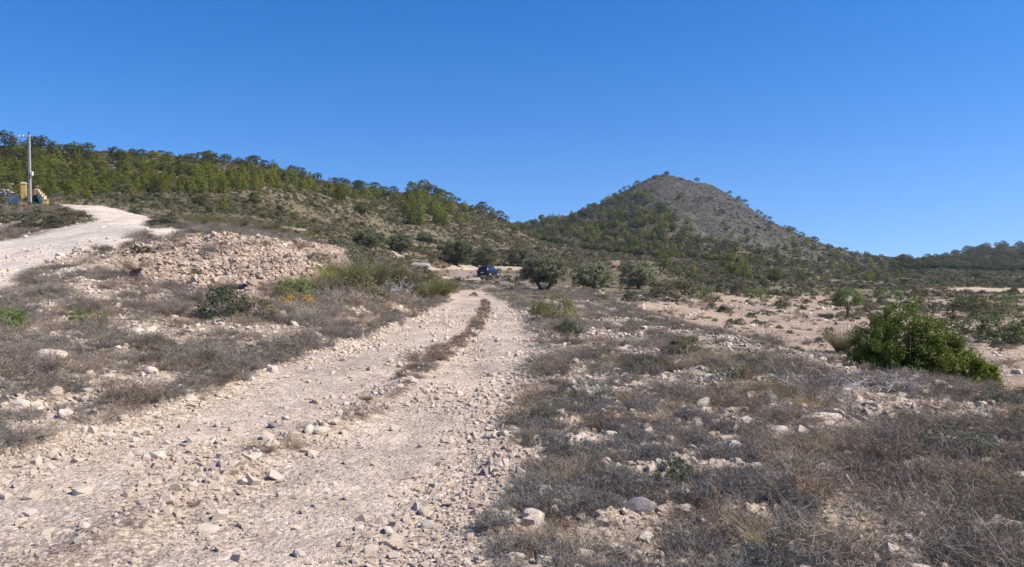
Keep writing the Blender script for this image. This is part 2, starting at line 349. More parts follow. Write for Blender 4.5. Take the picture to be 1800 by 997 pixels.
def ground_mat(name):
    m, nt, out = new_mat(name); L = nt.links.new
    p = nt.nodes.new('ShaderNodeBsdfPrincipled'); p.inputs['Roughness'].default_value = .95; p.inputs['Specular IOR Level'].default_value = .12
    at = nt.nodes.new('ShaderNodeAttribute'); at.attribute_name = 'soil'
    pb = nt.nodes.new('ShaderNodeAttribute'); pb.attribute_name = 'pebble'
    ge = nt.nodes.new('ShaderNodeNewGeometry'); pos = ge.outputs['Position']
    c = at.outputs['Color']
    a1 = noise(nt, .35, 5, pos, .65); c = mixc(nt, c, ramp(nt, a1, [(.3, (.72, .72, .74)), (.7, (1.22, 1.2, 1.16))]), 1., 'MULTIPLY')
    a2 = noise(nt, 3.2, 6, pos, .7); c = mixc(nt, c, ramp(nt, a2, [(.32, (.8, .78, .76)), (.66, (1.15, 1.15, 1.15))]), 1., 'MULTIPLY')
    a3 = noise(nt, 28., 6, pos, .75); c = mixc(nt, c, ramp(nt, a3, [(.34, (.62, .6, .58)), (.62, (1.2, 1.2, 1.2))]), .9, 'MULTIPLY')
    # small gravel: cells with their own tone and relief
    v1 = nt.nodes.new('ShaderNodeTexVoronoi'); v1.inputs['Scale'].default_value = 26.; L(pos, v1.inputs['Vector'])
    v2 = nt.nodes.new('ShaderNodeTexVoronoi'); v2.inputs['Scale'].default_value = 80.; L(pos, v2.inputs['Vector'])
    sp = nt.nodes.new('ShaderNodeSeparateColor'); L(v1.outputs['Color'], sp.inputs[0])
    sp2 = nt.nodes.new('ShaderNodeSeparateColor'); L(v2.outputs['Color'], sp2.inputs[0])
    g1 = ramp(nt, sp.outputs[0], [(.0, (.62, .59, .57)), (.5, (1., 1., 1.)), (1., (1.3, 1.3, 1.3))])
    g2 = ramp(nt, sp2.outputs[0], [(.0, (.55, .52, .5)), (.5, (1., 1., 1.)), (1., (1.35, 1.35, 1.35))])
    c = mixc(nt, c, g1, pb.outputs['Fac'], 'MULTIPLY'); c = mixc(nt, c, g2, pb.outputs['Fac'], 'MULTIPLY')
    L(c, p.inputs['Base Color'])
    def bump(h, dist, strength, prev=None):
        b = nt.nodes.new('ShaderNodeBump'); b.inputs['Distance'].default_value = dist; b.inputs['Strength'].default_value = strength
        L(h, b.inputs['Height'])
        if prev is not None: L(prev, b.inputs['Normal'])
        return b.outputs[0]
    inv = nt.nodes.new('ShaderNodeMath'); inv.operation = 'SUBTRACT'; inv.inputs[0].default_value = 1.; L(v1.outputs['Distance'], inv.inputs[1])
    inv2 = nt.nodes.new('ShaderNodeMath'); inv2.operation = 'SUBTRACT'; inv2.inputs[0].default_value = 1.; L(v2.outputs['Distance'], inv2.inputs[1])
    n = bump(noise(nt, .9, 6, pos, .7), .5, .35)
    n = bump(noise(nt, 12., 8, pos, .7), .03, .35, n)
    n = bump(inv.outputs[0], .02, .6, n); n = bump(inv2.outputs[0], .008, .7, n)
    L(n, p.inputs['Normal']); L(p.outputs[0], out.inputs[0]); return m

M = {}
M['ground'] = ground_mat('earth')
M['stone'] = stone_mat('limestone', (.80, .65, .49), (.68, .54, .41), (.52, .40, .30))
M['stone_w'] = stone_mat('pale_limestone', (.86, .73, .58), (.75, .62, .48), (.62, .50, .38))
M['stone_m'] = stone_mat('dark_scree', (.19, .175, .145), (.145, .135, .11), (.10, .093, .076))
M['rubble'] = stone_mat('tan_rubble', (.62, .48, .36), (.50, .38, .28), (.36, .25, .18))
M['stone_g'] = stone_mat('grey_stone', (.42, .37, .33), (.32, .28, .26), (.2, .18, .17))
M['bark'] = solid_mat('bark', (.055, .04, .032), (.12, .095, .08), 14, bump=.02)
M['bark_olive'] = solid_mat('olive_bark', (.05, .045, .04), (.2, .185, .165), 9, bump=.02)
M['pine_y'] = plant_mat('young_pine_needles', (.16, .185, .026), (.28, .29, .05), (.2, .205, .042), .42, scale=1.6)
M['pine_d'] = plant_mat('dark_pine_needles', (.075, .088, .025), (.14, .148, .046), (.105, .108, .042), .3, scale=1.6)
M['pine_m'] = plant_mat('mountain_pine_needles', (.030, .055, .020), (.065, .095, .032), (.045, .065, .030), scale=1.6)
M['olive'] = plant_mat('olive_leaves', (.16, .16, .085), (.285, .28, .16), None, .2, 2.0)
M['olive_d'] = plant_mat('dark_olive_leaves', (.085, .09, .048), (.17, .175, .095), None, .2, 2.0)
M['bush'] = plant_mat('bright_green_leaves', (.095, .145, .014), (.22, .265, .030), None, .35, 1.2, .5)
M['broom'] = plant_mat('broom_leaves', (.10, .14, .035), (.20, .24, .075), None, .25, 2.0)
M['scrub'] = plant_mat('low_shrub_leaves', (.135, .122, .058), (.24, .21, .11), (.26, .20, .135), .2, 2.0)
M['scrub_dk'] = plant_mat('dark_shrub_leaves', (.045, .06, .024), (.10, .12, .05), (.11, .11, .065), .2, 2.0)
M['twig'] = plant_mat('grey_dead_twigs', (.135, .11, .088), (.345, .285, .232), (.34, .275, .2), .12, 5.)
M['twig_b'] = plant_mat('brown_dead_twigs', (.13, .095, .065), (.31, .23, .16), (.24, .17, .115), .15, 5.)
M['twig_d'] = plant_mat('dark_grey_twigs', (.12, .105, .09), (.31, .28, .245), (.26, .225, .19), .1, 5.)
M['twig_w'] = plant_mat('bleached_twigs', (.40, .375, .36), (.62, .585, .55), None, .1, 5.)
M['straw'] = plant_mat('dry_straw', (.24, .18, .10), (.44, .34, .21), (.31, .24, .15), .2, 5.)
M['esparto'] = plant_mat('esparto_blades', (.11, .105, .045), (.26, .225, .115), (.2, .17, .09), .2, 4.)
M['esparto_g'] = plant_mat('green_esparto_blades', (.17, .175, .05), (.34, .31, .12), None, .25, 4.)
M['thyme'] = plant_mat('grey_green_leaves', (.085, .09, .05), (.19, .19, .12), (.15, .15, .11), .15, 6.)
M['flower'] = plant_mat('rust_yellow_leaves', (.36, .20, .05), (.55, .36, .08), None, .2, 4.)

# ------------------------------------------------------------------ terrain mesh, split by what it is
def build_terrain():
    cols = list(np.arctan((np.arange(-150, 1951, 3.0) - CU) / F))
    left = np.linspace(-math.pi, cols[0], 75)[:-1]; right = np.linspace(cols[-1], math.pi, 75)[1:]
    A = np.concatenate([left, cols, right])
    rows = np.concatenate([np.exp(np.linspace(math.log(.25), math.log(2.4), 14))[:-1],
                           np.exp(np.linspace(math.log(2.4), math.log(60), 400))[:-1],
                           np.exp(np.linspace(math.log(60), math.log(1000), 280))[:-1],
                           np.exp(np.linspace(math.log(1000), math.log(5500), 16))])
    sec = 1 / np.cos(np.clip(np.abs(A), 0, 0.86))
    R = rows[None, :] * sec[:, None]
    X = R * np.sin(A)[:, None]; Y = R * np.cos(A)[:, None]
    zb = base_h(X, Y); m = zones(X, Y, zb); Z = height(X, Y, m)
    nc, nr = X.shape
    u, v, d = m['u'], m['v'], m['d']
    # colours of the ground itself
    def C(*c): return np.array(c)
    col = np.zeros((nc, nr, 3)); col[:] = C(.34, .285, .215)
    def lay(mask, c, k=1.0):
        w = (mask * k)[..., None]; col[:] = col * (1 - w) + C(*c) * w
    n1 = np.clip(fbm(X * .8, Y * .8, 51, 4) * 2.2 + .5, 0, 1)
    lay(n1, (.44, .36, .27), .8)
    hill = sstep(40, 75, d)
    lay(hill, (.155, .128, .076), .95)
    lay(sstep(60, 110, d) * (u < 940) * np.clip(fbm(X * .5, Y * .5, 57, 4) * 4, 0, 1), (.22, .18, .13), .6)
    lay(sstep(48, 80, d) * (u > 1350) * (d < 360), (.20, .18, .11), .85)
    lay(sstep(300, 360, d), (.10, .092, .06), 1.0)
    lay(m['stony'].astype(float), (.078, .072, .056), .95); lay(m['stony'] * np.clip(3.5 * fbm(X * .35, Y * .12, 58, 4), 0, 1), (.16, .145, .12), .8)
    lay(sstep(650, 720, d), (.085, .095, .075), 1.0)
    lay(m['tan'].astype(float), (.36, .30, .15), .8)
    lay(m['rubble'].astype(float), (.36, .26, .185), .9)
    lay(m['field'].astype(float), (.43, .33, .24), .95); lay(m['field'] * np.clip(3 * fbm(X * .3, Y * .3, 59, 4), 0, 1), (.32, .25, .19), .8)
    lay(((d > 65) & (d < 118) & (u > 790) & (u < 960)).astype(float), (.27, .225, .205), .7)
    lay(m['pale'].astype(float), (.52, .42, .30), .95)
    lay(m['orange'] * np.clip(.6 + 2 * fbm(X * .5, Y * .5, 60, 4), 0, 1), (.52, .36, .235), .9)
    e = np.clip(m['edge'] / .3, 0, 1)
    lay(m['track'] * (0.55 + .45 * e), (.545, .455, .36))
    lay(np.where(m['track'], m['mid'] * e, 0) * np.where(v < 660, 1.2, 1) * np.clip(.55 + 1.2 * fbm(X * 1.5, Y * 1.5, 63, 3), 0, 1), (.35, .275, .205), .95)
    lay(m['track'] * np.clip(fbm(X * .5 + 3, Y * .5, 66, 3) * 2.4, 0, 1), (.50, .42, .345), .6)
    lay(m['track'] * e * np.clip(3.2 * fbm(m['edge'] * 2.2, Y * .22, 68, 4) - .2, 0, 1), (.36, .285, .22), .65)
    lay(m['road'].astype(float), (.655, .57, .47))
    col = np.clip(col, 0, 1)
    peb = np.where(m['track'], .95 - .6 * np.clip(m['rut'], 0, 1), np.where(m['road'], .35, np.where(d < 30, .55, .3)))
    # faces
    ii, jj = np.meshgrid(np.arange(nc - 1), np.arange(nr - 1), indexing='ij')
    a = ii * nr + jj; Q = np.stack([a, a + nr, a + nr + 1, a + 1], -1).reshape(-1, 4)
    seam = np.stack([(nc - 1) * nr + np.arange(nr - 1), 0 * nr + np.arange(nr - 1), np.arange(nr - 1) + 1, (nc - 1) * nr + np.arange(nr - 1) + 1], -1)
    def fz(mask):
        f = (mask[:-1, :-1].astype(int) + mask[1:, :-1] + mask[:-1, 1:] + mask[1:, 1:]) >= 2
        return f.reshape(-1)
    dc = d[:-1, :-1].reshape(-1); uc = u[:-1, :-1].reshape(-1)
    zone = np.zeros(len(Q), int)
    zone[(dc > 66) & (uc < 938) & (dc < 345)] = 4
    zone[(dc >= 345) | ((dc > 250) & (uc > 938))] = 5
    zone[dc > 690] = 6
    zone[fz(m['field'])] = 3; zone[fz(m['road'])] = 2; zone[fz(m['track'])] = 1
    names = {0: 'ground', 1: 'dirt_track', 2: 'gravel_road', 3: 'field', 4: 'hill', 5: 'mountain', 6: 'far_hill'}
    lab = {0: 'stony ground between the scrub either side of the track', 1: 'pale stony dirt track with two wheel ruts', 2: 'pale gravel road climbing past the yellow gate pillars',
           3: 'bare pinkish soil field below the scrub bank', 4: 'long hillside covered with young pines', 5: 'conical stony mountain with pines on one flank', 6: 'distant dark wooded hill'}
    V = np.stack([X, Y, Z], -1).reshape(-1, 3); Cc = np.concatenate([col, np.ones((nc, nr, 1))], -1).reshape(-1, 4); P = peb.reshape(-1)
    # shared normals so that the split shows no seam
    gx = np.gradient(V.reshape(nc, nr, 3), axis=0); gy = np.gradient(V.reshape(nc, nr, 3), axis=1)
    N = np.cross(gx, gy).reshape(-1, 3); N /= np.maximum(np.linalg.norm(N, axis=1, keepdims=True), 1e-9); N *= np.where(N[:, 2:3] < 0, -1., 1.)
    allQ = np.concatenate([Q, seam]); zone = np.concatenate([zone, np.zeros(len(seam), int)])
    for k, nm in names.items():
        q = allQ[zone == k]
        if not len(q): continue
        used, inv = np.unique(q, return_inverse=True)
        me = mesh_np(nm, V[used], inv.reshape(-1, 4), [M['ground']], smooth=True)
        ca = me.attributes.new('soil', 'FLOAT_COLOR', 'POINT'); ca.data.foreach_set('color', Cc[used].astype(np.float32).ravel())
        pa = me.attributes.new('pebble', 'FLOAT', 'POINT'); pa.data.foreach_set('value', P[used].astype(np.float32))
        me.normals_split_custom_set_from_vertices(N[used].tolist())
        o = bpy.data.objects.new(nm, me); link(o); tag(o, lab[k], kind='structure')
build_terrain()

# ------------------------------------------------------------------ plant meshes
def unit(v): return v / np.maximum(np.linalg.norm(v, axis=-1, keepdims=True), 1e-9)
def ribbons(P, w, rng):
    """P: (n, k, 3) polylines, w: (n, k) widths -> verts, quads. Blades lie across a random side vector."""
    n, k, _ = P.shape
    t = unit(P[:, -1] - P[:, 0]); s = unit(np.cross(t, rng.normal(size=(n, 3))))
    A = P + s[:, None] * w[..., None] * .5; B = P - s[:, None] * w[..., None] * .5
    V = np.stack([A, B], 2).reshape(-1, 3)
    base = (np.arange(n) * 2 * k)[:, None] + 2 * np.arange(k - 1)[None]
    Q = np.stack([base, base + 1, base + 3, base + 2], -1).reshape(-1, 4)
    return V, Q
def joinq(parts):
    V = []; Q = []; o = 0
    for v, q in parts: V.append(v); Q.append(q + o); o += len(v)
    return np.concatenate(V), np.concatenate(Q)
def stems(rng, n, R, H, spread, curl, w, k=4, lean=0.0):
    a = rng.uniform(0, 2 * math.pi, n); r = R * np.sqrt(rng.uniform(0, 1, n)) * .35
    base = np.stack([r * np.cos(a), r * np.sin(a), np.full(n, -.02)], -1)
    tilt = spread * np.sqrt(rng.uniform(0.02, 1, n)); az = a + rng.normal(0, .5, n)
    L = H * rng.uniform(.55, 1.05, n)
    d = np.stack([np.sin(tilt) * np.cos(az), np.sin(tilt) * np.sin(az), np.cos(tilt)], -1)
    out = np.stack([np.cos(az), np.sin(az), np.zeros(n)], -1)
    s = np.linspace(0, 1, k)[None, :, None]
    P = base[:, None] + d[:, None] * L[:, None, None] * s + (out * .9 + np.array([0, 0, -.55]))[:, None] * (s ** 2) * (curl * L * rng.uniform(.3, 1, n))[:, None, None]
    W = w * np.linspace(1, .35, k)[None] * rng.uniform(.7, 1.2, n)[:, None]
    return P, W
def subtwigs(rng, P, per, L, w, up=.3):
    n, k, _ = P.shape
    out = []
    for j in range(per):
        t = rng.uniform(.25, 1, n) * (k - 1); i = np.minimum(t.astype(int), k - 2); f = (t - i)[:, None]
        b = P[np.arange(n), i] * (1 - f) + P[np.arange(n), i + 1] * f
        d = unit(rng.normal(size=(n, 3)) + np.array([0, 0, up])); l = L * rng.uniform(.4, 1.1, n)[:, None]
        m_ = b + d * l * .5 + rng.normal(size=(n, 3)) * L * .08
        out.append(np.stack([b, m_, b + d * l + rng.normal(size=(n, 3)) * L * .1], 1))
    P2 = np.concatenate(out); return P2, np.tile(np.array([w, w * .8, w * .4]), (len(P2), 1))
def dead_shrub(name, seed, n, R, H, spread, curl, w, per, L, mat, up=.3):
    rng = np.random.default_rng(seed); P, W = stems(rng, n, R, H, spread, curl, w)
    P2, W2 = subtwigs(rng, P, per, L, w * .7, up)
    P3, W3 = subtwigs(rng, P2, 1, L * .6, w * .55, up)
    return mesh_np(name, *joinq([ribbons(P, W, rng), ribbons(P2, W2, rng), ribbons(P3, W3, rng)]), [mat])
def tuft(name, seed, n, R, H, spread, curl, w, mat):
    rng = np.random.default_rng(seed); P, W = stems(rng, n, R, H, spread, curl, w, 5)
    return mesh_np(name, *ribbons(P, W, rng), [mat])
def cards(rng, C, size, jit=.4, aspect=.55, normal_bias=None):
    n = len(C); nr = rng.normal(size=(n, 3)) * .62
    if normal_bias is not None: nr = nr + normal_bias
    a = unit(np.cross(nr, rng.normal(size=(n, 3)))); b = unit(np.cross(nr, a)); s = (size * rng.uniform(1 - jit, 1 + jit, n))[:, None]
    V = np.stack([C + a * s * .5, C + b * s * .5 * aspect, C - a * s * .5, C - b * s * .5 * aspect], 1).reshape(-1, 3)
    return V, np.arange(4 * n).reshape(-1, 4)
def clump_points(rng, centers, radii, per, shell=.55, flat=1.0):
    out = []
    for c, r in zip(centers, radii):
        p = unit(rng.normal(size=(per, 3))) * (r * rng.uniform(shell, 1.05, per))[:, None]; p[:, 2] *= flat
        out.append(p + c)
    return np.concatenate(out)
def tube(P, r, sides=7):
    P = np.asarray(P, float); k = len(P); V = []
    for i in range(k):
        t = unit((P[min(i + 1, k - 1)] - P[max(i - 1, 0)])[None])[0]
        s = np.cross(t, (0, 1, 0) if abs(t[1]) < .9 else (1, 0, 0)); s /= np.linalg.norm(s); b = np.cross(t, s)
        for q in range(sides):
            an = 2 * math.pi * q / sides; V.append(P[i] + (s * math.cos(an) + b * math.sin(an)) * r[i])
    Q = [[i * sides + q, i * sides + (q + 1) % sides, (i + 1) * sides + (q + 1) % sides, (i + 1) * sides + q] for i in range(k - 1) for q in range(sides)]
    return np.array(V), np.array(Q)
def limbs(rng, base_r, fork_z, top_z, n, spread, lean=(0, 0)):
    f = np.array([lean[0], lean[1], fork_z]); parts = [tube([(0, 0, -.12), (lean[0] * .4, lean[1] * .4, fork_z * .5), f], [base_r * 1.25, base_r, base_r * .85])]
    for i in range(n):
        a = 2 * math.pi * (i + rng.uniform(-.3, .3)) / n; r = spread * rng.uniform(.5, 1); z = top_z * rng.uniform(.8, 1)
        e = np.array([math.cos(a) * r, math.sin(a) * r, z]); mid = f * .5 + e * .5 + np.array([math.cos(a), math.sin(a), -.3]) * r * .15
        parts.append(tube([f, mid, e], [base_r * .6, base_r * .4, base_r * .12], 5))
    return joinq(parts)

def pine(name, seed, kind, mat):
    """Height 1. kind: cone (young), round, umbrella."""
    rng = np.random.default_rng(seed); C = []; R = []
    if kind == 'cone':
        for z in np.linspace(.14, .95, 9):
            w = .34 * (1 - (z - .1) ** 1.5) * rng.uniform(.85, 1.12); n = max(1, int(11 * w / .34))
            for i in range(n):
                a = 6.283 * (i + rng.uniform(-.4, .4)) / n; rr = w * rng.uniform(.55, 1.0) if n > 1 else 0
                C.append((rr * math.cos(a), rr * math.sin(a), z + rng.uniform(-.04, .05))); R.append(rng.uniform(.055, .105))
        tz = .9; cs = .048; per = 34
    elif kind == 'round':
        for i in range(62):
            p = rng.normal(size=3); p /= np.linalg.norm(p); p *= rng.uniform(.6, 1)
            C.append((p[0] * .42 * (1 if p[2] < .3 else .85), p[1] * .42, .56 + p[2] * .37)); R.append(rng.uniform(.07, .125))
        tz = .7; cs = .05; per = 40
    else:
        for i in range(46):
            a = rng.uniform(0, 6.283); r = .46 * math.sqrt(rng.uniform(0, 1)); C.append((r * math.cos(a), r * math.sin(a), .68 + .24 * (1 - (r / .46) ** 2) + rng.uniform(-.2, .03))); R.append(rng.uniform(.06, .11))
        for i in range(16):
            a = rng.uniform(0, 6.283); C.append((.3 * math.cos(a), .3 * math.sin(a), rng.uniform(.3, .6))); R.append(rng.uniform(.05, .1))
        tz = .8; cs = .05; per = 38
    C = np.array(C); C[:, 0] += rng.uniform(-.05, .05)
    pts = clump_points(rng, C, R, per, .45, .75)
    V, Q = cards(rng, pts, cs, .5, .5, unit(pts - np.array([0, 0, .35])) * .9 + np.array([0, 0, .25]))
    crown = mesh_np(name + '_crown', V, Q, [mat])
    fz = .12 if kind == 'cone' else (.3 if kind == 'round' else .45)
    tv, tq = limbs(rng, .028, fz, tz, 6, .22 if kind != 'cone' else .05, (rng.uniform(-.04, .04), 0))
    return [('trunk', mesh_np(name + '_trunk', tv, tq, [M['bark']], smooth=True)), ('crown', crown)]
PINES = {'cone': [pine('young_pine_%d' % i, 40 + i, 'cone', M['pine_y']) for i in range(5)],
         'round': [pine('round_pine_%d' % i, 60 + i, 'round', M['pine_y'] if i < 2 else M['pine_d']) for i in range(4)],
         'umbrella': [pine('umbrella_pine_%d' % i, 80 + i, 'umbrella', M['pine_d']) for i in range(4)]}

def olive(name, seed, forked=True, mat='olive'):
    """Height 1, crown about 1.2 wide."""
    rng = np.random.default_rng(seed); C = []; R = []
    for i in range(190):
        p = rng.normal(size=3); p /= np.linalg.norm(p); p *= rng.uniform(.5, 1)
        z = .52 + p[2] * (.44 if p[2] > 0 else (.30 if forked else .46))
        C.append((p[0] * .54, p[1] * .5, z)); R.append(rng.uniform(.07, .12))
    pts = clump_points(rng, np.array(C), R, 75, .2, .9)
    V, Q = cards(rng, pts, .042, .45, .36, unit(pts - np.array([0, 0, .4])) * .8 + np.array([0, 0, .3]))
    parts = []
    if forked:
        for s in (-1, 1):
            parts.append(tube([(s * .02, 0, -.05), (s * .07, .01, .1), (s * .15, .0, .26), (s * .2, .02, .42), (s * .28, .02, .62)], [.05, .043, .036, .026, .012]))
            parts.append(tube([(s * .12, 0, .2), (s * .07, .08, .42), (s * .1, .14, .66)], [.028, .02, .008], 5))
            parts.append(tube([(s * .17, 0, .3), (s * .32, -.06, .5), (s * .42, -.1, .62)], [.022, .014, .006], 5))
        tv, tq = joinq(parts)
    else: tv, tq = limbs(rng, .045, .16, .68, 7, .34)
    return [('trunk', mesh_np(name + '_trunk', tv, tq, [M['bark_olive']], smooth=True)), ('crown', mesh_np(name + '_crown', V, Q, [M[mat]]))]
OLIVES = [olive('forked_olive', 7, True), olive('olive_a', 8, False), olive('olive_b', 9, False), olive('olive_c', 10, False, 'olive_d'), olive('olive_d', 12, False, 'olive_d')]

def leafy(name, seed, mat, dims, nclump, per, size, r=(.1, .18), aspect=.55, stem=True, lobes=None):
    """Shrub of small leaves; dims = half width x, half depth y, height."""
    rng = np.random.default_rng(seed); C = []; R = []
    for i in range(nclump):
        p = rng.normal(size=3); p /= np.linalg.norm(p); p[2] = abs(p[2]); p *= rng.uniform(.45, 1) ** .5
        c = np.array([p[0] * dims[0], p[1] * dims[1], p[2] * dims[2] * .93 + .04])
        if lobes is not None:
            lx, ly, lz, lr = lobes[rng.integers(len(lobes))]
            q = rng.normal(size=3); q /= np.linalg.norm(q); c = np.array([lx, ly, lz]) + q * lr * rng.uniform(.6, 1); c[2] = max(c[2], .05)
        C.append(c); R.append(rng.uniform(*r))
    pts = clump_points(rng, np.array(C), R, per, .3, .85); pts[:, 2] = np.maximum(pts[:, 2], .01)
    V, Q = cards(rng, pts, size, .45, aspect, unit(pts - np.array([0, 0, -.1 * dims[2]])) * .8 + np.array([0, 0, .3]))
    out = [('foliage', mesh_np(name + '_foliage', V, Q, [mat]))]
    if stem:
        tv, tq = limbs(rng, .03 * dims[2], .12 * dims[2], dims[2] * .7, 8, dims[0] * .6)
        out.append(('stem', mesh_np(name + '_stem', tv, tq, [M['bark']], smooth=True)))
    return out

# unit-ish shrubs for the foreground
DEAD = [dead_shrub('dead_shrub_%d' % i, 100 + i, 110, .30, [.30, .24, .34, .2][i % 4], 1.25, .3, .0048, 4, .11, M['twig']) for i in range(4)]
DEADB = [dead_shrub('brown_shrub_%d' % i, 120 + i, 120, .28, .28, 1.05, .3, .0045, 4, .10, M['twig_b'], .6) for i in range(3)]
MAT_ = [dead_shrub('twig_mat_%d' % i, 140 + i, 90, .5, .28, 1.5, .15, .0055, 5, .10, M['twig'], -.1) for i in range(3)]
CUSH = [dead_shrub('cushion_%d' % i, 150 + i, 150, .34, .34, 1.45, .1, .010, 4, .12, M['twig_d'], .2) for i in range(3)]
WHITE = [dead_shrub('bleached_shrub_%d' % i, 160 + i, 46, .4, .42, 1.2, .4, .008, 3, .18, M['twig_w']) for i in range(2)]
THYME = [leafy('thyme_%d' % i, 180 + i, M['thyme'], (.26, .26, .24), 26, 40, .028, (.05, .08), .3, False)[0][1] for i in range(3)]
STRAW = [tuft('straw_tuft_%d' % i, 200 + i, 340, .24, .28, .85, .5, .0027, M['straw']) for i in range(3)]
ESP = [tuft('esparto_tuft_%d' % i, 220 + i, 900, .34, .72, .62, .45, .006, M['esparto']) for i in range(3)]
ESPG = [tuft('green_tuft_%d' % i, 230 + i, 1000, .36, .72, .8, .4, .007, M['esparto_g']) for i in range(2)]
LOW = [leafy('low_shrub_%d' % i, 240 + i, [M['scrub'], M['scrub_dk'], M['scrub']][i % 3], (.55, .55, .5), 22, 26, .10, (.12, .2), .5, False)[0][1] for i in range(6)]

# ------------------------------------------------------------------ stones
def rock_mesh(name, seed, npt=16, flat=.6, mat=None, sub=0):
    rng = np.random.default_rng(seed); bm = bmesh.new()
    for i in range(npt):
        p = rng.normal(size=3); p /= np.linalg.norm(p); p = np.sign(p) * np.abs(p) ** .75 * rng.uniform(.82, 1)
        bm.verts.new((p[0], p[1] * rng.uniform(.75, .95), p[2] * flat))
    bmesh.ops.convex_hull(bm, input=bm.verts)
    bmesh.ops.delete(bm, geom=[v for v in bm.verts if not v.link_faces], context='VERTS')
    if sub:
        bmesh.ops.subdivide_edges(bm, edges=bm.edges, cuts=sub, use_grid_fill=True, smooth=.35)
        bmesh.ops.triangulate(bm, faces=bm.faces)
        for v in bm.verts:
            n = fbm(np.array(v.co.x * 2.3 + seed), np.array(v.co.y * 2.3 + v.co.z * 2.1), seed, 4); v.co *= 1 + .32 * float(n)
    return bm_mesh(name, bm, [mat or M['stone']])
PEB = [rock_mesh('pebble_%d' % i, 300 + i, 11, .6) for i in range(8)]
PEBW = [rock_mesh('pale_stone_%d' % i, 320 + i, 14, .62, M['stone_w']) for i in range(8)]
RUB = [rock_mesh('rubble_stone_%d' % i, 360 + i, 12, .6, M['rubble']) for i in range(10)]
ROCKS = [rock_mesh('rock_%d' % i, 340 + i, 16, .55, M['stone_w'], 2) for i in range(6)]
SCREE = [rock_mesh('scree_rock_%d' % i, 380 + i, 10, .7, M['stone_m']) for i in range(5)]
ROCKG = [rock_mesh('grey_rock_%d' % i, 350 + i, 16, .6, M['stone_g'], 2) for i in range(3)]

# ------------------------------------------------------------------ scatter with geometry nodes (uncountable cover only)
def scatter(name, P, rot, scl, meshes, label, idx=None):
    n = len(P)
    if n == 0: return
    col = bpy.data.collections.new(name + '_kinds')
    for i, me in enumerate(meshes):
        o = bpy.data.objects.new('%s_kind_%02d' % (name, i), me); col.objects.link(o)
    me = bpy.data.meshes.new(name); me.vertices.add(n); me.vertices.foreach_set('co', np.asarray(P, np.float32).ravel())
    a = me.attributes.new('turn', 'FLOAT_VECTOR', 'POINT'); a.data.foreach_set('vector', np.asarray(rot, np.float32).ravel())
    s = np.asarray(scl, np.float32); s = np.repeat(s[:, None], 3, 1) if s.ndim == 1 else s
    a = me.attributes.new('size', 'FLOAT_VECTOR', 'POINT'); a.data.foreach_set('vector', s.ravel())
    if idx is None: idx = RNG.integers(0, len(meshes), n)
    a = me.attributes.new('pick', 'INT', 'POINT'); a.data.foreach_set('value', np.asarray(idx, np.int32))
    o = bpy.data.objects.new(name, me); link(o); tag(o, label, kind='stuff')
    g = bpy.data.node_groups.new(name + '_scatter', 'GeometryNodeTree')
    g.interface.new_socket('Geometry', in_out='INPUT', socket_type='NodeSocketGeometry'); g.interface.new_socket('Geometry', in_out='OUTPUT', socket_type='NodeSocketGeometry')
    gi = g.nodes.new('NodeGroupInput'); go = g.nodes.new('NodeGroupOutput'); ins = g.nodes.new('GeometryNodeInstanceOnPoints')
    ci = g.nodes.new('GeometryNodeCollectionInfo'); ci.inputs['Collection'].default_value = col; ci.inputs['Separate Children'].default_value = True; ci.inputs['Reset Children'].default_value = True
    def at(nm, ty):
        x = g.nodes.new('GeometryNodeInputNamedAttribute'); x.data_type = ty; x.inputs['Name'].default_value = nm; return x.outputs[0]
    e2r = g.nodes.new('FunctionNodeEulerToRotation'); L = g.links.new
    L(gi.outputs[0], ins.inputs['Points']); L(ci.outputs[0], ins.inputs['Instance']); ins.inputs['Pick Instance'].default_value = True
    L(at('pick', 'INT'), ins.inputs['Instance Index']); L(at('turn', 'FLOAT_VECTOR'), e2r.inputs[0]); L(e2r.outputs[0], ins.inputs['Rotation']); L(at('size', 'FLOAT_VECTOR'), ins.inputs['Scale'])
    L(ins.outputs[0], go.inputs[0]); md = o.modifiers.new('scatter', 'NODES'); md.node_group = g
    return o
def spread(n, d0, d1, gam, u0=-250, u1=2050, rng=RNG):
    """n ground points between depths d0 and d1, density falling as depth**-gam."""
    q = rng.uniform(0, 1, n); k = 2 - gam
    d = (d0 ** k + q * (d1 ** k - d0 ** k)) ** (1 / k) if abs(k) > 1e-3 else d0 * (d1 / d0) ** q
    u = rng.uniform(u0, u1, n); return (u - CU) / F * d, d
def euler(n, tilt=.2, rng=RNG):
    return np.stack([rng.normal(0, tilt, n), rng.normal(0, tilt, n), rng.uniform(0, 6.283, n)], -1)
def keep(P, *arrs): return [a[P] for a in arrs]

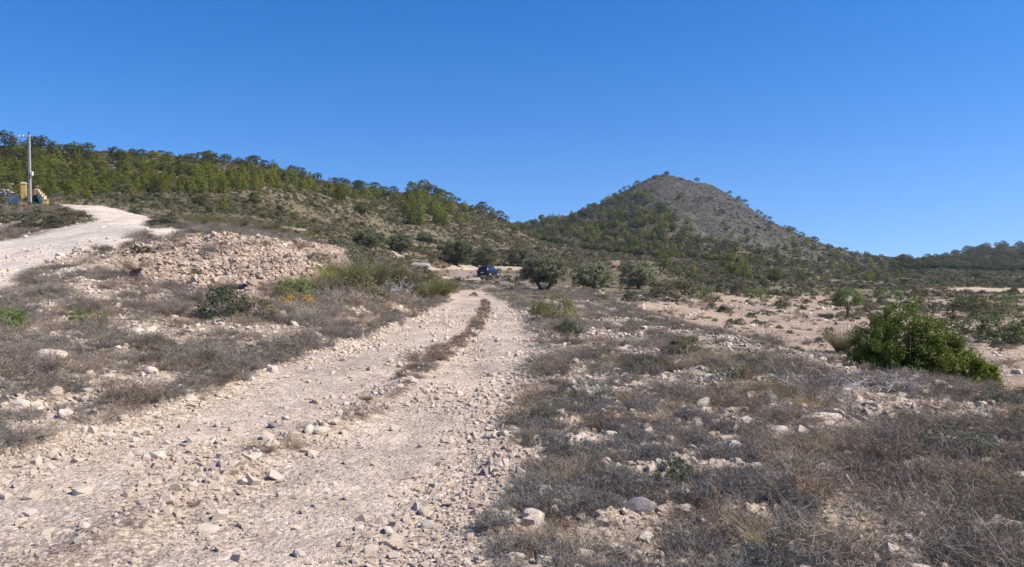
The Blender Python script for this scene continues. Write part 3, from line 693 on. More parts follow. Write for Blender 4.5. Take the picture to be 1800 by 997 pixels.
ROCKSPOTS = [
    (1450, 742, 40, .42, 0, 0, 'long flat pale boulder in the dense scrub'), (1236, 716, 17, .8, 1, 0, 'rounded white boulder beside the tan straw clump'),
    (1368, 760, 26, .35, 2, 0, 'thin flat pale slab just in front of the long boulder'), (1356, 712, 16, .9, 0, 1, 'pointed grey rock at the scrub crest'),
    (938, 918, 24, .8, 3, 0, 'cream angular rock half sunk in grey scrub by the verge'), (1128, 902, 28, .7, 4, 1, 'brown tilted rock over a black hollow'),
    (1780, 935, 38, .35, 5, 0, 'flat pale rock at the scrub edge of the foreground'), (362, 936, 22, .42, 1, 0, 'flat pale rock set in the near rut'),
    (540, 762, 15, .8, 2, 0, 'upright pale rock of the pair lying between the ruts'), (562, 762, 19, .45, 3, 0, 'flat pale rock of the pair lying between the ruts'),
    (478, 752, 11, .7, 4, 1, 'small dark rock on the near rut'), (446, 806, 18, .4, 5, 0, 'pale flat rock with black shadow on the near rut'),
    (524, 978, 15, .8, 0, 0, 'knobbly pale rock at the bottom middle of the track'), (80, 940, 14, .5, 1, 0, 'squared pale rock in the lower rut corner'),
    (265, 655, 22, .4, 2, 0, 'cream flat rock at the foot of the scrub bank'), (85, 632, 30, .5, 3, 0, 'broad grey white slab topped by scrub on the bank'),
    (298, 672, 16, .35, 4, 0, 'low flat rock below the cream flat rock'), (265, 585, 11, .8, 5, 0, 'round white stone of a pair in the bank scrub'),
    (238, 586, 9, .9, 0, 0, 'upright white stone of a pair in the bank scrub'), (66, 552, 13, .45, 1, 0, 'white stone high on the bank scrub'),
    (125, 560, 15, .35, 2, 0, 'long thin white stone near the light green shrub'), (35, 716, 16, .6, 3, 0, 'white rock in the dark scrub of the verge'),
    (62, 714, 13, .5, 4, 0, 'white rock beside another in the dark verge scrub'), (80, 825, 12, .8, 5, 0, 'orange tinted rock on the stony verge'),
    (645, 527, 12, .7, 1, 0, 'pale rock nestled below the esparto tufts'), (702, 544, 6, 1., 2, 0, 'tiny bright white stone under the dark shrub'),
    (478, 655, 12, .8, 3, 0, 'white stone at the scrub foot beside the rut'), (515, 575, 13, .6, 4, 0, 'pale block in grey scrub below the bend'),
    (250, 762, 15, .5, 5, 0, 'white flat stone amid verge gravel'), (190, 768, 12, .6, 0, 0, 'white rounded stone amid verge gravel'),
    (275, 735, 9, .6, 1, 0, 'lone white pebble above the verge gravel'), (652, 972, 17, .6, 2, 0, 'pale chunk at the bottom of the track near the scrub'),
    (745, 905, 13, .8, 3, 0, 'pale rock topping the small stone heap on the rut edge'), (750, 930, 15, .7, 4, 0, 'grey white rock at the base of the small stone heap'),
    (690, 955, 17, .7, 5, 0, 'pale rock beside the dead sprig on the rut'), (905, 985, 20, .7, 0, 0, 'white rock cut by the lower picture edge'),
    (862, 662, 10, .6, 1, 0, 'pale stone with shadow on the outer rut'), (965, 995, 22, .6, 2, 1, 'mottled brown rock at the lower picture edge'),
    (693, 757, 11, .6, 3, 0, 'small pale stone on the centre of the outer rut'), (1135, 948, 22, .3, 4, 0, 'white broken slab in the stony scrub'),
    (1250, 990, 18, .6, 5, 0, 'cream rock at the lower edge in the stony scrub'), (1020, 935, 12, .6, 1, 0, 'white chip left of the tilted brown rock'),
    (1200, 858, 10, .7, 2, 0, 'small cream stone under the blackish shrub'), (1075, 768, 14, .6, 3, 0, 'cream stone in the yellowish rubble of the scrub'),
    ]
CLEAR = []
for _r in ROCKSPOTS:
    _p = ground_at(_r[0], _r[1], 3.); _s = _r[2] * _p.y / F
    CLEAR.append((_p.x, _p.y - _s * .8, _s * 1.25 + .03))
def clear(x, y):
    """0 where a boulder lies open to view, 1 elsewhere."""
    k = np.ones(np.shape(x))
    for cx, cy, r in CLEAR: k = np.where((x - cx) ** 2 + ((y - cy) * .7) ** 2 < r * r, 0, k)
    return k
ROCKY = [(880,690),(1120,660),(1330,770),(1420,900),(1480,1100),(760,1200),(830,997)]
BARE_L = [(0,665),(90,655),(200,680),(300,675),(400,655),(470,635),(480,655),(300,705),(120,750),(0,795)]
def cover():
    rng = np.random.default_rng(77)
    def sample(n, d0, d1, gam, rule, u0=-250, u1=2050):
        x, y = spread(n, d0, d1, gam, u0, u1, rng); m = zones(x, y); pr = rule(x, y, m)
        k = rng.uniform(0, 1, n) < pr; x, y = x[k], y[k]; m = {a: b[k] for a, b in m.items()}
        return x, y, height(x, y, m), m
    def scrubby(x, y, m):
        bare = m['track'] | m['road'] | m['rubble'] | m['field'] | m['pale']
        p = np.clip(.47 + 3.4 * fbm(x * .6, y * .6, 401, 3), .03, 1)
        p = np.where(inpoly(m['u'], m['v'], ROCKY), np.clip(p * 1.15 + .1, 0, 1), p)
        p = np.where(inpoly(m['u'], m['v'], BARE_L), p * .5, p)
        tre = np.interp(m['v'], V_T, R_T); p = np.where((m['u'] > tre) & (m['u'] < tre + 75) & (m['v'] > 540), np.maximum(p, .62), p)
        tle = np.interp(m['v'], V_T, L_T); p = np.where((m['u'] < tle) & (m['u'] > tle - 90) & (m['v'] > 525) & (m['v'] < 700), np.maximum(p, .6), p)
        p = np.where(bare, 0, p)
        p = np.where(m['field'], .03, p)
        return p * clear(x, y)
    # grey dead shrubs
    x, y, z, m = sample(22000, 2.6, 60, .75, scrubby)
    s = rng.uniform(.4, 1.05, len(x)) * (.85 + np.clip(m['d'] / 50, 0, 1) * .5)
    rk = inpoly(m['u'], m['v'], ROCKY); s = np.where(rk, s * .62, np.where(m['u'] < 700, s * 1.2, s))
    right = m['u'] > 1250; idx = np.where(rng.uniform(0, 1, len(x)) < np.where(right, .38, .15), rng.integers(4, 7, len(x)), rng.integers(0, 4, len(x)))
    idx = np.where(rng.uniform(0, 1, len(x)) < .3, rng.integers(7, 10, len(x)), idx)
    scatter('dry_scrub', np.stack([x, y, z], -1), euler(len(x)), np.stack([s * 1.1, s * 1.1, s * .78], -1), DEAD + DEADB + MAT_, 'grey and brown dead scrub covering the ground beside the track', idx)
    # straw and thyme among it
    x, y, z, m = sample(5200, 2.6, 60, .75, lambda x, y, m: scrubby(x, y, m) * np.clip(.35 + 2.5 * fbm(x * .3, y * .3, 410, 2), 0, 1) * np.where(m['u'] > 1150, 1.3, .45))
    scatter('dry_grass', np.stack([x, y, z], -1), euler(len(x)), rng.uniform(.5, 1.15, len(x)), STRAW, 'dry straw coloured grass among the grey scrub')
    x, y, z, m = sample(3000, 4, 60, .75, lambda x, y, m: scrubby(x, y, m) * .5)
    scatter('thyme_cover', np.stack([x, y, z], -1), euler(len(x)), rng.uniform(.4, 1.1, len(x)), THYME, 'low grey green thyme among the dead scrub')
    x, y, z, m = sample(11000, 2.6, 16, 1.0, lambda x, y, m: np.where(inpoly(m['u'], m['v'], ROCKY) & ~m['track'], np.clip(.42 + 3.4 * fbm(x * 2.6, y * 2.6, 412, 3) + .5 * ((m['u'] < 980) & (m['v'] > 820)), 0, 1), np.where((m['u'] < 700) & (m['v'] > 600) & ~m['track'] & ~m['road'], np.clip(.3 + 3 * fbm(x * 1.2, y * 1.2, 413, 3), 0, 1), 0)) * clear(x, y))
    scatter('grey_cushions', np.stack([x, y, z], -1), euler(len(x)), rng.uniform(.16, .42, len(x)), CUSH, 'small dark grey cushions of dead thyme on the stony verge')
    # strip of dead grass between the ruts
    x, y, z, m = sample(60000, 3.5, 46, .6, lambda x, y, m: np.where(m['track'], np.clip(m['mid'] * 1.9 - .35, 0, 1) * np.where(m['v'] < 655, 1, np.where(m['v'] < 740, .16, .03)), 0), -200, 1000)
    scatter('strip_grass', np.stack([x, y, z], -1), euler(len(x)), rng.uniform(.2, .5, len(x)), [DEAD[3], DEADB[0], MAT_[0], STRAW[0]], 'low dead grass strip growing between the two wheel ruts')
    # gravel
    x, y, z, m = sample(230000, 2.4, 30, 1.35, lambda x, y, m: np.where(m['track'], np.clip(.35 + 2.4 * fbm(x * .9, y * .9, 420, 3) + .45 * np.exp(-m['edge'] * 2) + .3 * m['mid'] - .5 * m['rut'], .06, 1), np.where(m['road'] | m['field'], .06, .5)))
    s = .012 * np.exp(rng.normal(0, .6, len(x))) * (.8 + m['d'] / 14); s = np.minimum(s, .09)
    scatter('gravel', np.stack([x, y, z + s * .12], -1), euler(len(x), .5), s, PEB + PEBW[:4], 'loose pale limestone gravel over track and verges')
    x, y, z, m = sample(30000, 2.6, 60, 1.1, lambda x, y, m: np.where(m['track'], np.clip(.04 - .035 * m['rut'], 0, 1) + .34 * np.exp(-m['edge'] * np.where(m['u'] < 600, 1.3, 7.0)), np.where(m['road'], .03, np.where(inpoly(m['u'], m['v'], ROCKY), .8, np.where(inpoly(m['u'], m['v'], BARE_L), .9, .32)))))
    s = np.where(m['track'], .027, .033) * np.exp(rng.normal(0, .48, len(x))) * (.85 + m['d'] / 45)
    scatter('stone_litter', np.stack([x, y, z + s * .1], -1), euler(len(x), .4), s, PEBW + PEB[:3], 'fist sized limestone pieces strewn over track and verges')
    # low shrubs of the middle distance and the hills
    def lowp(x, y, m):
        p = np.clip(.72 + 2.0 * fbm(x * .11, y * .11, 430, 3), .2, 1)
        p = np.where(m['road'] | m['rubble'] | m['pale'] | m['orange'], 0, p)
        p = np.where(m['field'], np.clip(.17 + 1.3 * fbm(x * .13, y * .13, 432, 3), .05, .55) * (m['d'] > 24), np.where((m['u'] > 950) & (m['d'] < 110), p * .5, p)); p = np.where((m['u'] > 1350) & ~m['field'], p * .6, p); p = np.where(m['tan'], p * .35, p)
        return p
    def free(m): return np.where(inpoly(m['u'], m['v'], [(740,470),(1200,470),(1230,560),(900,560),(780,500)]) & (m['d'] < 150), np.where(m['u'] > 1130, .4, .12), 1)
    x, y, z, m = sample(140000, 24, 330, .75, lambda x, y, m: free(m) * lowp(x, y, m) * ((m['d'] > 42) | m['field']), -150, 1950)
    s = np.exp(rng.normal(-.55, .4, len(x))) * (.45 + m['d'] / 330)
    idx = rng.integers(0, 6, len(x))
    scatter('low_shrubs', np.stack([x, y, z - .05], -1), euler(len(x), .1), np.stack([s * 1.0, s * 1.0, s * 1.1], -1), LOW, 'low grey green shrubs dotted over the valley floor and slopes', idx)
    x, y, z, m = sample(26000, 300, 700, .2, lambda x, y, m: np.where(m['stony'], .75, .8), 800, 1900)
    s = rng.uniform(.6, 1.7, len(x)) * np.where(m['stony'], .7, 1)
    scatter('mountain_scrub', np.stack([x, y, z - .1], -1), euler(len(x), .1), np.stack([s, s, s * 1.0], -1), [LOW[1], LOW[4], LOW[0]], 'dark scrub clumps over the slopes of the conical mountain')
    x, y, z, m = sample(60000, 400, 660, .2, lambda x, y, m: np.where(m['stony'], np.clip(.35 + 2.5 * fbm(x * .05, y * .02, 440, 3), .05, 1), .06), 1000, 1600)
    s = .35 * np.exp(rng.normal(0, .55, len(x)))
    scatter('scree', np.stack([x, y, z + s * .1], -1), euler(len(x), .5), s, SCREE, 'grey broken rock lying over the bare flank of the conical mountain')
    x, y, z, m = sample(4200, 38, 100, .6, lambda x, y, m: np.where(m['tan'], .9, 0.03) * (~m['road']), -150, 1300)
    scatter('pale_grass', np.stack([x, y, z], -1), euler(len(x)), rng.uniform(.6, 1.3, len(x)), STRAW + [ESP[0]], 'yellowish dry grass on the flat above the rubble slope')
cover()

# ------------------------------------------------------------------ rubble bank
def rubble():
    rng = np.random.default_rng(9); x = rng.uniform(-17, -4, 60000); y = rng.uniform(20, 37, 60000); m = zones(x, y)
    k = m['rubble'] & (fbm(x * .5, y * .5, 73, 4) > -.13); x, y = x[k][:8500], y[k][:8500]; z = height(x, y)
    s = .044 * np.exp(rng.normal(0, .62, len(x))); s = np.clip(s, .02, .17); o = np.argsort(-s)
    root = bpy.data.objects.new('rubble_bank', None); link(root); c = ground_at(400, 500); root.location = c
    tag(root, 'bank of loose broken limestone sloping down from the grassy flat', 'rubble bank')
    for i in o[:300]:
        b = child('stone', RUB[rng.integers(10)], root); b.location = Vector((x[i], y[i], z[i] + s[i] * .25)) - c
        b.rotation_euler = (rng.normal(0, .5), rng.normal(0, .5), rng.uniform(0, 6.28)); b.scale = (s[i] * 1.15, s[i], s[i])
    r = o[300:]; P = np.stack([x[r], y[r], z[r] + s[r] * .25], -1) - np.array(c)
    b = scatter('small_stones', P, euler(len(r), .5, rng), s[r], RUB, None); b.parent = root
rubble()

# ------------------------------------------------------------------ placing by sight line
def at(u, v, dmin=2., dmax=1300.): return ground_at(u, v, dmin, dmax)
def mpp(p): return p.y / F          # metres per photograph pixel at that distance

# pines of the long hillside
LOWB = ([-150, 0, 90, 160, 240, 330, 400, 520, 600, 680, 720, 800, 860, 900, 925], [352, 348, 345, 342, 345, 340, 345, 338, 352, 372, 395, 405, 402, 396, 400])
CREST = ([-150, 0, 150, 300, 450, 600, 690, 735, 800, 850, 900, 925], [258, 260, 270, 280, 294, 327, 344, 330, 357, 370, 391, 405])
def pines():
    rng = np.random.default_rng(21); spots = []
    for row in np.arange(256, 412, 7.0):
        for col in np.arange(-90, 915, 18.0):
            u = col + rng.uniform(-9, 9) + (row % 17) ; v = row + rng.uniform(-4, 4)
            lo = np.interp(u, *LOWB) + 6 * float(fbm(np.array(u * .02), np.array(v * .02), 3, 2)); cr = np.interp(u, *CREST)
            if v > lo or v < cr - 1: continue
            dens = .8
            if 640 < u < 720 and v > 345: dens = .45
            if u > 780 and v > 385: dens = .5
            if v < cr + 16 and u < 600: dens = .42
            if rng.uniform() > dens: continue
            p = at(u, v, 60, 330)
            f = (v - cr) / max(lo - cr, 1)
            spots.append((p, f, u, v))
    # trees standing along the crest line
    for u in np.arange(-60, 915, 23.0):
        uu = u + rng.uniform(-8, 8)
        if rng.uniform() < .3: continue
        cr = np.interp(uu, *CREST); p = at(uu, cr + rng.uniform(1, 4), 150, 330); spots.append((p, 0., uu, cr))
    spots.sort(key=lambda s: s[0].y)
    lab = {'cone': 'young bright green pine in the belt across the long hillside', 'round': 'bushy pine in the upper wood of the long hillside', 'umbrella': 'dark flat topped pine standing up along the long crest'}
    grp = {'cone': 'young pines on the long hillside', 'round': 'bushy pines on the long hillside', 'umbrella': 'dark pines along the crest'}
    far = []
    for i, (p, f, u, v) in enumerate(spots):
        k = 'umbrella' if f < .12 or (f < .3 and rng.uniform() < .5) else ('round' if f < .5 and rng.uniform() < .55 or rng.uniform() < .15 else 'cone')
        h = {'cone': rng.uniform(18, 34), 'round': rng.uniform(17, 30), 'umbrella': rng.uniform(15, 27) * (1 if u < 450 else .78)}[k] * mpp(p)
        h = min(h, 7.5)
        var = PINES[k][rng.integers(len(PINES[k]))]
        w = h * rng.uniform(.95, 1.3)
        if i >= 300 - 22 and f > .12:
            far.append((tuple(p - Vector((0, 0, .1))), (w, w, h), {'cone': 0, 'round': 2, 'umbrella': 4}[k] + int(rng.integers(2)))); continue
        thing('pine_tree', var, p - Vector((0, 0, .1)), rng.uniform(0, 6.28), (w, w, h), lab[k], 'tree', grp[k])
    X = [PINES['cone'][0][1][1], PINES['cone'][1][1][1], PINES['round'][0][1][1], PINES['round'][2][1][1], PINES['umbrella'][0][1][1], PINES['umbrella'][1][1][1]]
    print('far', len(far))
    if far: scatter('hill_wood', np.array([f[0] for f in far]), np.stack([np.zeros(len(far)), np.zeros(len(far)), rng.uniform(0, 6.28, len(far))], -1), np.array([f[1] for f in far]), X, 'higher wood of smaller pines on the long hillside', np.array([f[2] for f in far]))
    return len(spots)
NP = pines()
print('pines', NP)
# single pines one can point at: u, v base, height px, width factor, kind, label
for u, v, hp, wf, k, vi, lb in [
    (350, 366, 42, .95, 'round', 2, 'dark round pine alone on the open slope above the yellowish grass flat'),
    (392, 370, 32, .9, 'cone', 1, 'small yellow green pine beside the dark lone pine on the open slope'),
    (450, 362, 28, 1.1, 'round', 3, 'small dark pine with a long shadow on the open slope'),
    (215, 344, 34, 1.1, 'round', 2, 'dark pine at the lower wood edge above the gravel road'),
    (150, 350, 30, 1.0, 'cone', 3, 'yellow green pine just above the bend of the gravel road'),
    (640, 378, 26, 1.3, 'round', 2, 'dark squat pine at the foot of the wood with black shadow'),
    (72, 274, 38, 1.15, 'umbrella', 0, 'big dark spreading pine on the crest beside the pole top'),
    (10, 262, 34, 1.2, 'umbrella', 1, 'big dark pine clump on the highest point of the crest'),
    (131, 276, 28, 1.1, 'umbrella', 2, 'domed crest pine second along from the big spreading one'),
    (364, 284, 20, 1.1, 'umbrella', 3, 'small lollipop pine standing alone on the skyline'),
    (1166, 476, 34, 1.05, 'round', 0, 'bright green pine at the foot of the conical mountain'),
    (1218, 486, 22, .95, 'cone', 2, 'small bright green pine in front of the mountain wood'),
    (1285, 486, 44, 1.1, 'round', 1, 'tall mid green pine in the scrub below the stony flank'),
    (1312, 486, 30, .9, 'cone', 0, 'smaller pine touching the tall pine below the stony flank'),
    (1362, 500, 32, 1.1, 'round', 2, 'dark rounded pine beyond the pinkish field'),
    (1487, 481, 24, .95, 'cone', 4, 'dark pointed pine on the valley floor near the far gap'),
    (1580, 484, 18, 1.4, 'round', 3, 'dark low pine below the gap between the hills'),
    (1622, 484, 16, 1.4, 'round', 2, 'dark low pine east of the gap on the valley floor'),
    (1540, 482, 14, 1.3, 'round', 0, 'low green pine in the valley west of the gap'),
    (1715, 490, 18, 1.5, 'round', 3, 'dark wide pine at the foot of the far hill'),
    (905, 412, 22, 1.0, 'round', 1, 'green pine on the tail of the long hillside by the saddle'),
    (925, 408, 20, .9, 'round', 0, 'light green pine at the very end of the long hillside'),
    ]:
    p = at(u, v, 50); h = hp * mpp(p); w = h * wf
    thing('pine_tree', PINES[k][vi], p - Vector((0, 0, .1)), u * .37, (w, w, h), lb, 'tree')

# wood on the mountain: too many and too small to pick apart
def mountain_wood():
    rng = np.random.default_rng(31); P = []; S = []; I = []
    def put(u, v, s, k, lo=255):
        p = at(u, v, lo, 1000); h = s * mpp(p); P.append(tuple(p - Vector((0, 0, .2)))); S.append((h * rng.uniform(.85, 1.2), h * rng.uniform(.85, 1.2), h)); I.append(k)
    n = 0
    for _ in range(5200):
        u = rng.uniform(915, 1800); v = rng.uniform(300, 500)
        if v > 486 and (u < 1300 or rng.uniform() > .45): continue
        if inpoly(np.array(u), np.array(v), FOREST1): pr = .95
        elif inpoly(np.array(u), np.array(v), STONY): pr = .045 if v > 380 else .02
        elif u > 1580: pr = .0
        else: pr = .30 if v > 400 else .25
        if rng.uniform() > pr: continue
        if v < np.interp(u, [918, 1000, 1060, 1110, 1165, 1250, 1300, 1340, 1400, 1450, 1500, 1600], [394, 383, 357, 329, 308, 323, 349, 378, 407, 431, 446, 463]): continue
        put(u, v, rng.uniform(8, 16) * (.75 if v < 370 else 1), rng.integers(0, 8), 255 if v < 480 else 120); n += 1
        if n > 1500: break
    for u in np.arange(925, 1600, 7.0):     # crest line trees
        if rng.uniform() < .35: continue
        if 1175 < u < 1270 and rng.uniform() < .6: continue
        v = np.interp(u, [918, 1000, 1060, 1110, 1165, 1250, 1300, 1340, 1400, 1450, 1500, 1600], [394, 383, 357, 329, 308, 323, 349, 378, 407, 431, 446, 463])
        put(u + rng.uniform(-3, 3), v + 2, rng.uniform(5, 11), rng.integers(4, 8), 380)
    X = [PINES['cone'][0][1][1], PINES['cone'][2][1][1], PINES['round'][0][1][1], PINES['round'][1][1][1], PINES['round'][2][1][1], PINES['round'][3][1][1], PINES['umbrella'][0][1][1], PINES['umbrella'][1][1][1]]
    scatter('mountain_wood', np.array(P), np.stack([np.zeros(len(P)), np.zeros(len(P)), rng.uniform(0, 6.28, len(P))], -1), np.array(S), X, 'pine wood on the flank and skyline of the conical mountain', np.array(I))
    P = []; S = []; I = []
    for _ in range(700):
        u = rng.uniform(1560, 1900); v = rng.uniform(425, 486); cr = np.interp(u, [1560, 1600, 1650, 1700, 1750, 1820, 1900], [462, 459, 455, 444, 437, 430, 425])
        if v < cr - 1: continue
        p = at(u, v, 340, 1000); h = rng.uniform(9, 15) * mpp(p); P.append(tuple(p - Vector((0, 0, .2)))); S.append((h * 1.2, h * 1.2, h)); I.append(rng.integers(4, 8))
    scatter('far_wood', np.array(P), np.stack([np.zeros(len(P)), np.zeros(len(P)), rng.uniform(0, 6.28, len(P))], -1), np.array(S), X, 'dark wood covering the distant hill beyond the gap', np.array(I))
mountain_wood()

# ------------------------------------------------------------------ olive trees
for u, v, hp, wp, vi, rz, lb in [
    (957, 513, 70, 88, 0, 0.0, 'round grey green olive tree with a forked trunk beside the track bend'),
    (1043, 510, 56, 74, 1, 1.0, 'bushy olive tree second along from the forked one'),
    (1122, 508, 52, 70, 2, 2.2, 'low spreading olive tree beside the orange earth cut'),
    (803, 467, 52, 62, 3, 3.0, 'large dark olive behind the pale strip left of the car'),
    (852, 471, 40, 46, 4, .5, 'smaller dark olive rising directly behind the car'),
    (910, 468, 36, 42, 3, 4.2, 'small olive on the slope just behind the forked olive'),
    (645, 440, 38, 62, 3, 5.1, 'blue grey olive behind the high tufts at the rubble bank end'),
    (703, 445, 34, 46, 4, 1.7, 'dark olive on the pale terrace above the stone shelter'),
    (748, 425, 18, 30, 2, 2.9, 'small scrubby olive on the upper terraces'),
    ]:
    p = at(u, v, 38); k = mpp(p); h = hp * k; w = wp * k / .98
    thing('olive_tree', OLIVES[vi], p - Vector((0, 0, .03)), rz, (w, w, h), lb, 'olive tree')

# ------------------------------------------------------------------ shrubs one can point at
BUSH = leafy('green_bush', 501, M['bush'], (1.6, 1.2, 1.8), 460, 200, .040, (.12, .22), .6, True,
             lobes=[(-.8, 0, .8, .66), (-.35, .1, 1.0, .68), (.1, .1, 1.02, .70), (.6, 0, .88, .66), (-1.1, .1, .5, .5), (1.0, -.1, .6, .55), (1.4, -.2, .34, .42), (1.75, -.3, .2, .3), (0.3, -.3, .45, .62), (-.5, -.3, .42, .6)])
p = at(1600, 665, 9.0, 12.5); p = Vector(((1600 - CU) / F * 13.2, 13.2, 0)); p.z = float(height(np.array([p.x]), np.array([p.y]))[0])
thing('green_bush', BUSH, p, 0.1, (.73, .74, .93), 'large bright green leafy bush at the edge of the pinkish field', 'bush')
TREELET = [('foliage', leafy('treelet', 503, M['broom'], (.5, .5, .5), 60, 60, .05, (.07, .13), .35, False)[0][1])]
SH = [leafy('dark_shrub_a', 505, M['scrub_dk'], (.55, .5, .75), 50, 70, .05, (.08, .16), .35), leafy('dark_shrub_b', 506, M['scrub_dk'], (.6, .5, .6), 50, 70, .05, (.08, .16), .35)]
GR = [leafy('green_shrub_a', 507, M['broom'], (.6, .5, .6), 46, 60, .05, (.08, .15), .35), leafy('grey_shrub_a', 508, M['scrub'], (.6, .5, .6), 60, 70, .045, (.08, .15), .35)]
YG = leafy('yellow_green_shrub', 511, M['esparto_g'], (.6, .5, .6), 60, 80, .05, (.08, .15), .2)
YL = leafy('rust_shrub', 509, M['flower'], (.5, .4, .35), 30, 50, .04, (.06, .1), .4)
def one(me): return me
